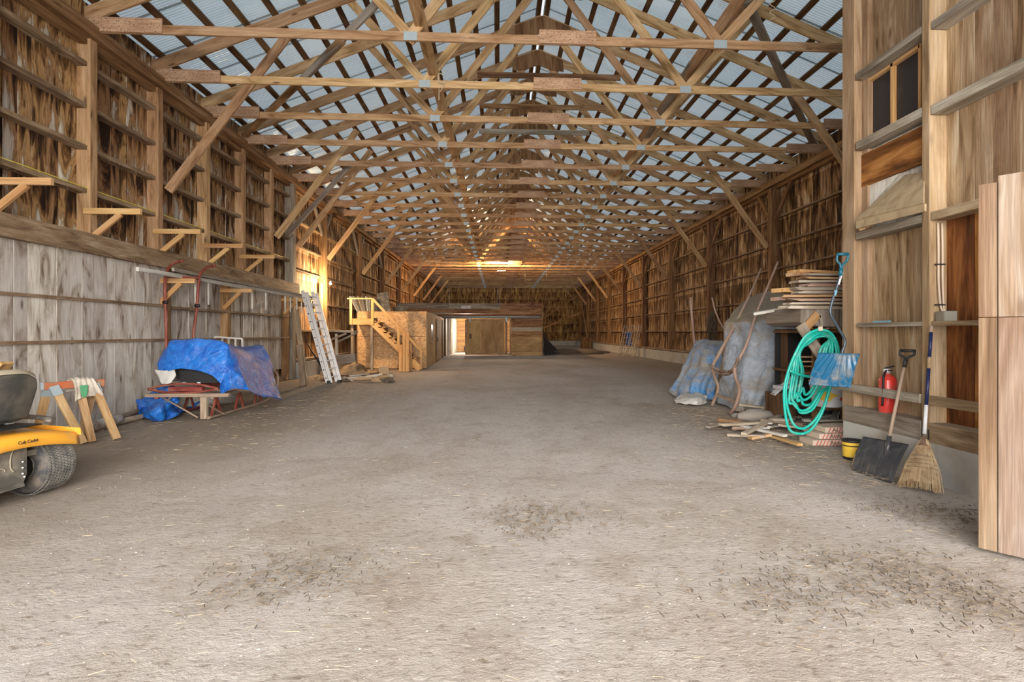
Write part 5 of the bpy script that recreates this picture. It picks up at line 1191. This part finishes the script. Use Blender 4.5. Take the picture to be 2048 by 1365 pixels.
# body: rear panel with rounded lower corners, sides, floor
def rpoly(y_, x0, x1, z0, z1, r):
    pts = []
    for (cx_, cz_, a0_) in ((x1 - r, z0 + r, -90), (x1 - .02, z1 - .02, 0), (x0 + .02, z1 - .02, 90), (x0 + r, z0 + r, 180)):
        rr = r if cz_ < z0 + 2 * r else 0.02
        for k in range(5): a = R(a0_ + k * 22.5); pts.append((cx_ + rr * math.cos(a), y_, cz_ + rr * math.sin(a)))
    return pts
MB().prism(rpoly(9.85, -5.50, -4.70, 0.58, 1.20, 0.17), (0, 0.04, 0)).build('rear_panel', 'black', sl)
for x_ in (-5.50, -4.76): MB().prism([(x_, 9.88, 0.65), (x_, 11.3, 0.65), (x_, 11.5, 0.85), (x_, 10.9, 0.80), (x_, 10.5, 0.95), (x_, 9.88, 1.15)], (0.03, 0, 0)).build('side_panel', 'black', sl)
MB().prism([(-5.48, 9.88, 0.62), (-4.74, 9.88, 0.62), (-4.74, 11.4, 0.62), (-5.48, 11.4, 0.62)], (0, 0, 0.03)).build('body_floor', 'black', sl)
MB().prism([(-5.48, 11.4, 0.62), (-4.9, 11.4, 0.62), (-4.95, 11.7, 1.0), (-5.48, 11.7, 1.0)], (0, 0.03, 0)).build('dash_panel', 'black', sl)
for dx in (-.12, .12): MB().beam((-5.23 + dx, 9.835, 0.60), (-5.23 + dx, 9.835, 0.56), 0.03, 0.05, (0, 1, 0)).build('bolt_clip', 'white', sl)
cloth('blue_tarp', [
    [W(318, 752, Y=9.7), W(336, 742, Y=9.62), W(362, 737, Y=9.60), W(398, 742, Y=9.58), W(425, 752, Y=9.56), W(442, 770, Y=9.55), W(443, 790, Y=9.62), W(458, 778, Y=9.7)],
    [W(314, 728, Y=9.75), W(330, 712, Y=9.68), W(362, 708, Y=9.66), W(398, 710, Y=9.66), W(428, 718, Y=9.65), W(452, 732, Y=9.62), W(480, 752, Y=9.75), W(502, 782, Y=9.95)],
    [W(328, 700, Y=9.9), W(340, 684, Y=9.85), W(365, 679, Y=9.80), W(398, 677, Y=9.80), W(430, 680, Y=9.80), W(458, 690, Y=9.80), W(492, 742, Y=10.1), W(518, 792, Y=10.4)],
    [W(352, 705, Y=10.6), W(360, 690, Y=10.6), W(380, 684, Y=10.6), W(408, 682, Y=10.6), W(435, 684, Y=10.6), W(474, 694, Y=10.5), W(512, 742, Y=10.8), W(540, 795, Y=10.9)],
    [W(392, 720, Y=11.5), W(398, 706, Y=11.5), W(415, 702, Y=11.5), W(440, 700, Y=11.5), W(462, 700, Y=11.5), W(502, 700, Y=11.4), W(530, 742, Y=11.3), W(556, 798, Y=11.3)],
    [W(428, 720, Y=12.3), W(434, 703, Y=12.3), W(450, 698, Y=12.3), W(470, 695, Y=12.3), W(494, 692, Y=12.3), W(530, 692, Y=12.1), W(546, 735, Y=11.9), W(566, 800, Y=11.6)]],
    'tarp_blue', 90, 90, amp=0.020, freq=2.6, folds=0.02, seed=5, sharp=0.6, label='bright blue tarp draped over the sleigh', cat='tarp')
cloth('tarp_flap', [[W(311, 740, Y=9.72), W(330, 742, Y=9.66), W(350, 740, Y=9.66)], [W(318, 755, Y=9.66), W(335, 757, Y=9.62), W(352, 752, Y=9.64)], [W(326, 768, Y=9.64), W(334, 769, Y=9.6), W(342, 766, Y=9.62)]], 'tarp_white', 14, 14, amp=0.02, freq=5, label='dusty pale turned-over corner of the sleigh tarp', cat='tarp')
heap = [[W(272, 806, Y=9.9), W(295, 800, Y=10.0), W(318, 780, Y=10.1), W(340, 772, Y=10.1), W(352, 790, Y=10.0)],
        [W(278, 815, Y=9.75), W(298, 808, Y=9.75), W(320, 795, Y=9.8), W(342, 795, Y=9.75), W(356, 808, Y=9.8)],
        [W(282, 828, Z=0.02), W(298, 834, Z=0.05), W(320, 822, Z=0.18), W(345, 818, Z=0.15), W(362, 822, Z=0.04)],
        [W(290, 838, Z=0.01), W(302, 841, Z=0.01), W(322, 841, Z=0.01), W(345, 838, Z=0.01), W(360, 832, Z=0.01)]]
cloth('blue_tarp_heap', heap, 'tarp_blue', 50, 40, amp=0.07, freq=4.5, seed=12, label='crumpled blue tarp heap on the floor left of the sleigh', cat='tarp')
mb = MB()
for i in range(4): mb.blob(W(385 + 22 * i, 806 - 3 * i, Z=0.12), 0.14, (1.2, 1, 0.7), 7, 0.7, seed=i + 4)
mb.build('tarp_lump', 'tarp_blue', smooth=True, label='small blue tarp bundle under the sleigh', cat='tarp')
MB().tube([(-6.1, 10.6, 0.28), (-5.3, 11.4, 0.28)], [0.26, 0.26], 18).build('white_drum', 'white_wood', smooth=True, label='pale drum lying behind the sleigh runners', cat='drum')
# shafts
sf = thing('sleigh_shafts', 'pair of red sleigh shafts standing with curved tips up', 'sleigh shafts', W(345, 700, Y=10.6))
MB().tube(spline([W(332, 745, Y=10.8), W(333, 690, Y=10.8), W(332, 640, Y=10.8), W(330, 590, Y=10.78), W(331, 555, Y=10.75), W(339, 534, Y=10.7), W(350, 526, Y=10.6), W(366, 522, Y=10.5)], 36), 0.028, 8).build('shaft', 'redwood', sf, smooth=True)
MB().tube(spline([W(386, 720, Y=11.1), W(387, 672, Y=11.1), W(393, 620, Y=11.1), W(397, 575, Y=11.08), W(400, 550, Y=11.05), W(408, 540, Y=11.0), W(418, 534, Y=10.9), W(430, 532, Y=10.8)], 36), 0.027, 8).build('shaft', 'redwood', sf, smooth=True)
MB().tube([W(332, 552, Y=10.75), W(398, 557, Y=11.05)], 0.030, 8).build('cross_bar', 'redwood', sf, smooth=True)
for (u, v, y_) in ((331, 605, 10.76), (395, 612, 11.05)): MB().tube([W(u - 5, v, Y=y_), W(u + 5, v, Y=y_)], 0.03, 8).build('iron_clip', 'iron', sf, smooth=True)
# wooden ladder lying on the lower brackets
wlad = thing('wooden_ladder', 'weathered grey wooden ladder lying on the lower wall brackets', 'ladder', (XL + 0.6, 12, 2.5))
xq = XL + 0.62
beam1('rail', (xq, 9.6, 2.50), (xq, 18.6, 2.52), 0.05, 0.07, 'white_wood', wlad, side=(1, 0, 0))
beam1('rail', (xq + 0.18, 10.3, 2.57), (xq + 0.16, 18.0, 2.55), 0.05, 0.06, 'grey', wlad, side=(1, 0, 0))
for y_ in (11.35, 11.85, 13.9, 14.7, 16.0, 16.4, 16.9, 17.3, 18.1, 18.3):
    MB().beam((xq + 0.02, y_, 2.46), (xq + 0.02, y_, 2.02), 0.045, 0.035, (0, 1, 0), taper=0.75).build('rung', 'white_wood', wlad)
MB().tube([(XL + 0.19, 5.5, 3.715), (XL + 0.18, 9, 3.705), (XL + 0.18, 17.5, 3.70)], 0.008, 5).build('yellow_cord', 'yellow_cord', label='yellow cord lying along the left wall girt', cat='cord')
# window sash behind the tarp
ws = thing('window_sash', 'old white window sash leaning behind the blue tarp', 'sash', W(460, 720, Y=13.3)); 
A0, A1, A2, A3 = W(430, 674, Y=13.2), W(485, 678, Y=13.4), W(487, 745, Y=13.3), W(432, 745, Y=13.1)
for a, b_ in ((A0, A1), (A1, A2), (A3, A0), (A0.lerp(A1, .25), A3.lerp(A2, .25)), (A0.lerp(A1, .5), A3.lerp(A2, .5)), (A0.lerp(A1, .75), A3.lerp(A2, .75))):
    beam1('sash_bar', a, b_, 0.05, 0.04, 'white_wood', ws, side=(0, 1, 0))
# sawhorse
sh = thing('sawhorse', 'orange topped sawhorse with steel brackets and a rag on it', 'sawhorse', W(150, 870, Z=0))
T0, T1 = W(86, 773, Y=7.45), W(204, 767, Y=7.95)
T1.z = T0.z
axv = (T1 - T0).normalized()
beam1('top_beam', T0 - axv * 0.02, T1 + axv * 0.02, 0.09, 0.05, 'orange_paint', sh, side=(0, 0, 1))
beam1('end_cap', T0 - axv * 0.03, T0 + axv * 0.0, 0.095, 0.055, 'galv', sh, side=(0, 0, 1))
crs = Vector((axv.y, -axv.x, 0))
for q, fs, cs in ((T0, 0.10, 1), (T0, 0.06, -1), (T1, -0.10, 1), (T1, -0.08, -1)):
    tp = q + axv * fs + Vector((0, 0, -0.02)) + crs * cs * 0.03
    ft = q + axv * (fs + (0.16 if q is T1 else 0.22) * (1 if cs > 0 else -0.3)) + crs * cs * 0.33; ft.z = 0.015
    lgm = beam1('leg', tp, ft, 0.09, 0.04, 'beam', sh, side=axv)
    beam1('leg_bracket', tp + (tp - ft).normalized() * 0.01, tp + (ft - tp).normalized() * 0.12, 0.105, 0.055, 'galv', lgm, side=axv)
ft = T0 + axv * 0.42 + crs * 0.30; ft.z = 0.015; beam1('spare_leg', T0 + axv * 0.38 + crs * 0.04 - Vector((0, 0, .12)), ft, 0.09, 0.04, 'beam', sh, side=axv)
c0, c1 = T0 + axv * 0.26, T0 + axv * 0.56
def rp(b_, d, z): q = b_ + crs * d; q.z = T0.z + z; return q
cloth('rag', [[rp(c0 + axv * 0.0, -0.10, -0.12), rp(c0.lerp(c1, .5), -0.10, -0.10), rp(c1, -0.10, -0.12)], [rp(c0, -0.04, 0.055), rp(c0.lerp(c1, .5), -0.04, 0.06), rp(c1 - axv * .05, -0.04, 0.055)],
              [rp(c0 + axv * .03, 0.05, 0.05), rp(c0.lerp(c1, .5), 0.055, 0.055), rp(c1 - axv * .04, 0.05, 0.05)], [rp(c0 + axv * .05, 0.08, -0.08), rp(c0.lerp(c1, .5), 0.085, -0.09), rp(c1 + axv * .02, 0.08, -0.08)],
              [rp(c0 + axv * .04, 0.10, -0.22), rp(c0.lerp(c1, .5), 0.10, -0.17), rp(c1 + axv * .06, 0.10, -0.17)]], 'cloth', 26, 26, amp=0.012, freq=9, folds=0.012, label='cream rag with a green print draped on the sawhorse', cat='rag')
rg = rp(c0.lerp(c1, .42), 0.115, -0.10)
cloth('rag_print', [[rg - axv * .04 + Vector((0, 0, .09)), rg + axv * .05 + Vector((0, 0, .09))], [rg - axv * .03, rg + axv * .045], [rg - axv * .01 + Vector((0, 0, -.07)), rg + axv * .03 + Vector((0, 0, -.07))]], 'green_paint', 8, 8, amp=0.006, freq=9, parent=bpy.data.objects['rag'])
# logs and pipes along the wall
MB().tube(spline([W(140, 862, Z=0.10), W(200, 848, Z=0.10), W(240, 838, Z=0.10)], 10), [0.075, 0.07, 0.075, 0.08, 0.07, 0.07, 0.075, 0.075, 0.07, 0.07, 0.065], 12).build('birch_log', 'log', smooth=True, label='pale birch log on the floor behind the sawhorse', cat='log')
MB().tube(spline([W(150, 872, Z=0.05), W(215, 850, Z=0.05), W(290, 832, Z=0.05)], 10), 0.045, 10).build('fence_pole', 'dustwood', smooth=True, label='long thin pole lying before the birch log', cat='pole')
MB().tube(spline([W(230, 842, Z=0.05), W(262, 828, Z=0.06), W(300, 815, Z=0.05)], 10), 0.05, 10).build('fence_pole', 'dustwood', smooth=True, label='rough pole running towards the blue tarp heap', cat='pole')
beam1('wood_offcut', W(-20, 762, Y=6.35), W(14, 726, Y=6.35), 0.15, 0.04, 'fresh', None, side=(0, 1, 0), label='orange board end sticking up behind the mower seat', cat='board')
bd = bpy.data.objects['wood_offcut']

# ------------------------------------------------------------ riding mower
MO = W(75, 912, Y=5.30); phi = R(10)
fwd = Vector((-math.cos(phi), math.sin(phi), 0)); axl = Vector((math.sin(phi), math.cos(phi), 0)); upz = Vector((0, 0, 1))
wc = Vector((MO.x, MO.y, 0.262))
mw = thing('riding_mower', 'yellow and black riding mower seen from behind at the left edge', 'mower', (wc.x, wc.y, 0))
def tyre(c, nm='tyre'):
    prof = [(0.105, -0.125), (0.13, -0.135), (0.18, -0.145), (0.225, -0.135), (0.250, -0.105), (0.256, -0.05), (0.257, 0.0), (0.256, 0.05), (0.250, 0.105), (0.225, 0.135), (0.18, 0.145), (0.13, 0.135), (0.105, 0.125)]
    t_ = MB().lathe(prof, c, axl, 48).build(nm, 'rubber', mw, smooth=True)
    m = MB(); a1 = axl.orthogonal().normalized(); a2 = axl.cross(a1)
    NA = 64
    for j in range(9):
        y_ = -0.118 + j * 0.0295
        for k in range(NA):
            a = 2 * math.pi * (k + 0.5 * (j % 2)) / NA
            d = a1 * math.cos(a) + a2 * math.sin(a); tg = a1 * -math.sin(a) + a2 * math.cos(a)
            rad = 0.257 if abs(y_) < 0.09 else 0.249
            cc = c + axl * y_ + d * (rad + 0.002)
            e1 = (tg * 0.0095 + axl * 0.005); e2 = axl * 0.0115 - tg * 0.003
            m.prism([cc - e1 - e2, cc + e1 - e2, cc + e1 + e2, cc - e1 + e2], d * 0.006, tone=0.4)
    m.build('tread', 'tread', t_, kind='stuff')
    MB().lathe([(0.0, -0.02), (0.05, -0.025), (0.06, -0.03), (0.065, -0.06), (0.085, -0.075), (0.10, -0.10), (0.112, -0.128), (0.106, -0.132)], c, axl, 32).build('rim', 'frame_dark', mw, smooth=True)
    MB().lathe([(0.106, 0.132), (0.112, 0.128), (0.10, 0.10), (0.06, 0.05), (0, 0.045)], c, axl, 32).build('rim', 'frame_dark', mw, smooth=True)
tyre(wc); tyre(wc - axl * 0.80)
MB().tube([wc - axl * 0.02, wc - axl * 0.78], 0.028, 10).build('axle', 'iron', mw, smooth=True)
MB().tube([wc - axl * 0.05, wc - axl * 0.10, wc - axl * 0.16, wc - axl * 0.2], [0.04, 0.055, 0.05, 0.035], 10).build('straw_wad', 'straw', mw, smooth=True)
mid = wc - axl * 0.40
def mp(f, a, z): return Vector((mid.x, mid.y, 0)) + fwd * f + axl * a + upz * z
# rear hitch plate and chassis
MB().prism([mp(-0.20, -0.24, 0.16), mp(-0.20, 0.10, 0.17), mp(-0.20, 0.13, 0.24), mp(-0.20, 0.13, 0.50), mp(-0.20, -0.24, 0.50)], fwd * 0.02).build('rear_plate', 'frame_dark', mw)
MB().prism([mp(-0.20, -0.24, 0.16), mp(-0.20, 0.10, 0.17), mp(-0.26, 0.06, 0.155), mp(-0.26, -0.24, 0.145)], upz * 0.01).build('hitch_tongue', 'frame_dark', mw)
for a in (-0.20, -0.09): MB().tube(spline([mp(-0.206, a - 0.03, 0.22), mp(-0.206, a - 0.03, 0.30), mp(-0.206, a, 0.33), mp(-0.206, a + 0.03, 0.32), mp(-0.206, a + 0.035, 0.30)], 10), 0.005, 6).build('pressed_rib', 'seat_pale', mw, smooth=True)
MB().tube(spline([mp(-0.206, 0.03, 0.50), mp(-0.206, 0.0, 0.44), mp(-0.206, -0.01, 0.40), mp(-0.206, -0.01, 0.32), mp(-0.206, 0.02, 0.28)], 10), 0.005, 6).build('pressed_rib', 'seat_pale', mw, smooth=True)
for (a, z) in ((0.09, 0.30), (0.09, 0.25), (0.09, 0.35), (0.105, 0.22)): MB().lathe([(0, 0), (0.008, 0), (0.008, 0.010), (0, 0.016)], mp(-0.20, a, z), -fwd, 8).build('bolt', 'alu', mw, smooth=True)
MB().beam(mp(-0.15, -0.22, 0.40), mp(1.35, -0.16, 0.40), 0.05, 0.16, (0, 0, 1)).beam(mp(-0.15, 0.22, 0.40), mp(1.35, 0.16, 0.40), 0.05, 0.16, (0, 0, 1)).build('chassis', 'frame_dark', mw)
MB().beam(mp(0.0, -0.28, 0.26), mp(0.0, 0.28, 0.26), 0.16, 0.14, fwd).build('transaxle', 'iron', mw)
# fender: curved yellow deck over the wheels
rws = []
for i, f in enumerate((-0.30, -0.285, -0.24, -0.12, 0.05, 0.25, 0.45, 0.52)):
    row = []
    for k in range(25):
        a = -0.56 + k * 1.12 / 24
        e = abs(a) / 0.56
        z = 0.60 - 0.05 * max(0, (0.2 - f)) - 0.035 * e ** 4 + 0.02 * math.cos(e * 3)
        if i == 0: z -= 0.11
        if i == 1: z -= 0.03
        if i == 7: z -= 0.12
        ff = f + 0.03 * e ** 3
        row.append(mp(ff, a, z))
    rws.append(row)
fo = MB().grid(rws).build('fender', 'mower_yellow', mw, smooth=True)
md = fo.modifiers.new('thickness', 'SOLIDIFY'); md.thickness = 0.012
for s_ in (-1, 1):
    MB().grid([[mp(f, s_ * 0.56, 0.585 - 0.05 * max(0, .2 - f)), mp(f, s_ * 0.57, 0.52 - 0.05 * max(0, .2 - f))] for f in (-0.27, -0.1, 0.1, 0.3, 0.5)]).build('fender_lip', 'mower_yellow', mw, smooth=True)
    MB().tube(spline([mp(-0.1, s_ * 0.40, 0.64), mp(-0.05, s_ * 0.45, 0.66), mp(0.2, s_ * 0.46, 0.67), mp(0.35, s_ * 0.44, 0.65)], 10), 0.03, 8, flat=0.6).build('fender_handle', 'frame_dark', mw, smooth=True)
text('lettering', 'Cub Cadet', 0.038, mp(-0.318, 0.04, 0.535), axl, upz, 'black', mw, 0.002)
bpy.data.objects['lettering' + ('' if False else '')]
# seat
def pad(rws_, nm, mat):
    o = MB().grid(rws_).build(nm, mat, mw, smooth=True); md = o.modifiers.new('thickness', 'SOLIDIFY'); md.thickness = 0.05; md.offset = 0
    md2 = o.modifiers.new('round', 'BEVEL'); md2.width = 0.02; md2.segments = 3; md2.limit_method = 'ANGLE'
    return o
def sw(z):      # half width of the seat back by height 0..1
    return 0.255 * (1 - 0.10 * (1 - z) ** 2 - 0.55 * max(0, z - 0.72) ** 1.5)
bk = []; bk2 = []
for i in range(13):
    z = i / 12; row = []; row2 = []
    for k in range(17):
        q = -1 + k / 8
        f = -0.10 - 0.10 * z + 0.03 * (q * q) + 0.03 * max(0, z - 0.8) * 3
        row.append(mp(f, q * sw(z), 0.70 + 0.40 * z - 0.05 * abs(q) ** 3 * (z)))
    bk.append(row)
pad(bk, 'seat_back', 'seat')
tp = [[p + fwd * o_ + upz * u_ for p in bk[-1]] for (o_, u_) in ((-0.028, 0.0), (-0.005, 0.035), (0.04, 0.035), (0.085, 0.0), (0.09, -0.1))]
MB().grid(tp).build('seat_top', 'seat_pale', mw, smooth=True)
pad([[mp(f, q * 0.25, 0.70 + 0.03 * abs(q) ** 2 - (0.02 if f > 0.3 else 0)) for q in [-1 + k / 6 for k in range(13)]] for f in (-0.10, 0.0, 0.12, 0.25, 0.36)], 'seat_cushion', 'seat')
m = MB()
for (f, a) in ((0.0, 0.14), (0.0, -0.14)):
    m.tube([mp(f + 0.04 * math.cos(t), a + 0.04 * math.sin(t), 0.60 + 0.10 * t / 25) for t in [i * 0.5 for i in range(50)]], 0.006, 6)
m.build('seat_spring', 'alu', mw, smooth=True)
MB().beam(mp(-0.12, -0.2, 0.655), mp(-0.12, 0.2, 0.655), 0.30, 0.012, fwd).build('seat_pan', 'iron', mw)
# hood, steering wheel and front wheels beyond the frame
rws = []
for f in (0.75, 0.85, 1.2, 1.5, 1.62):
    h = {0.75: 0.80, 0.85: 0.92, 1.2: 0.90, 1.5: 0.80, 1.62: 0.55}[f]; wv_ = 0.24 if f < 1.6 else 0.18
    rws.append([mp(f, wv_ * a, z) for a, z in ((-1, 0.42), (-1, h - 0.08), (-0.8, h), (0, h + 0.02), (0.8, h), (1, h - 0.08), (1, 0.42))])
MB().grid(rws).build('hood', 'mower_yellow', mw, smooth=True)
MB().tube([mp(0.70 + 0.06 * math.sin(a), 0.17 * math.cos(a), 1.0 + 0.16 * math.sin(a)) for a in [2 * math.pi * k / 20 for k in range(20)]], 0.014, 8, closed=True).tube([mp(0.70, 0, 1.0), mp(0.85, 0, 0.85)], 0.02, 8).build('steering_wheel', 'iron', mw, smooth=True)
for s_ in (-1, 1):
    MB().lathe([(0.06, -0.07), (0.16, -0.075), (0.19, -0.03), (0.19, 0.03), (0.16, 0.075), (0.06, 0.07)], mp(1.3, s_ * 0.38, 0.19), axl, 28).build('front_tyre', 'rubber', mw, smooth=True)
MB().prism([mp(0.3, -0.5, 0.12), mp(0.5, -0.55, 0.12), mp(1.0, -0.5, 0.12), mp(1.05, 0.5, 0.12), mp(0.5, 0.55, 0.12), mp(0.3, 0.5, 0.12)], upz * 0.14).build('cutting_deck', 'mower_yellow', mw)

# ------------------------------------------------------------ loose straw and grit on the floor
rn = random.Random(77)
def straws(name, n, region, mat, lab, L=(0.03, 0.12), r=0.0016):
    m = MB()
    for i in range(n):
        x, y = region(rn)
        a = rn.uniform(0, math.pi); l = rn.uniform(*L) / 2; z = rn.uniform(0.006, 0.02)
        d = Vector((math.cos(a), math.sin(a), rn.uniform(-.06, .06))) * l; c = Vector((x, y, z + 0.004))
        p = Vector((-d.y, d.x, 0)).normalized() * r
        b = len(m.v); m.v += [c - d - p, c - d + p, c + d + p, c + d - p, c + Vector((0, 0, r * 2)) - d, c + Vector((0, 0, r * 2)) + d]
        for f in ((0, 4, 5, 3), (1, 2, 5, 4), (0, 3, 2, 1)): m.face([b + q for q in f], [(0, 0)] * 4, rn.random())
    m.build(name, mat, label=lab, cat='straw', kind='stuff')
def reg_wide(rn):
    y = rn.uniform(2.2, 16) ** 1.0; return rn.uniform(-5.8, 5.0) * min(1, 0.25 + y / 9), y
def reg_right(rn):
    y = rn.uniform(5.0, 10.5); return 4.1 - abs(rn.gauss(0, 0.55)) , y
def reg_left(rn):
    return rn.uniform(-6.2, -2.6), rn.uniform(7, 17)
def reg_patch(rn):
    c = rn.choice([(1.6, 3.0), (2.3, 3.3), (2.6, 2.9), (0.3, 4.3), (-1.2, 3.4), (3.4, 4.3)]); return c[0] + rn.gauss(0, .28), c[1] + rn.gauss(0, .22)
straws('loose_straw', 1100, reg_wide, 'straw', 'loose straw scattered thinly over the open floor', (0.02, 0.07), 0.0010)
straws('straw_litter', 1000, reg_right, 'straw', 'straw litter on the floor along the right side tools', (0.02, 0.10), 0.0012)
straws('straw_bed', 1100, reg_left, 'straw', 'straw spread on the floor around the sleigh', (0.03, 0.12), 0.0013)
straws('dark_chaff', 2200, reg_patch, 'debris', 'dark chaff patches on the near floor', (0.01, 0.05), 0.0025)
m = MB()
for i in range(1100):
    y = 2.0 + abs(rn.gauss(0, 4)); x = rn.uniform(-5.5, 4.0) * min(1, 0.3 + y / 8); s_ = rn.uniform(0.002, 0.007)
    c = Vector((x, y, 0.008)); b = len(m.v)
    m.v += [c + Vector((s_ * rn.uniform(.7, 1.5), 0, 0)), c + Vector((0, s_, 0)), c + Vector((-s_ * rn.uniform(.7, 1.5), 0, 0)), c + Vector((0, -s_, 0)), c + Vector((0, 0, s_ * .8))]
    for f in ((0, 1, 4), (1, 2, 4), (2, 3, 4), (3, 0, 4)): m.face([b + q for q in f], [(0, 0)] * 3, 0.5)
m.build('grit', 'grit', label='pale grit and pebbles scattered over the near floor', cat='grit', kind='stuff')
# small hay fringe on the ledges and beam of the left wall
m = MB()
for i in range(900):
    y = rn.uniform(7, 17.5); zz, xx = rn.choice([(2.66, XL + 0.37), (2.96, XL + 0.36), (1.93, XL + 0.29), (1.29, XL + 0.29), (3.63, XL + 0.16), (4.31, XL + 0.16)])
    a = Vector((xx, y, zz)); b_ = a + Vector((rn.uniform(-.01, .03), rn.uniform(-.06, .06), rn.uniform(-0.05, 0.03)))
    m.tube([a, b_], 0.0018, 3, caps=False)
m.build('hay_wisps', 'straw', wl, kind='stuff')
print('objects', len(bpy.data.objects))
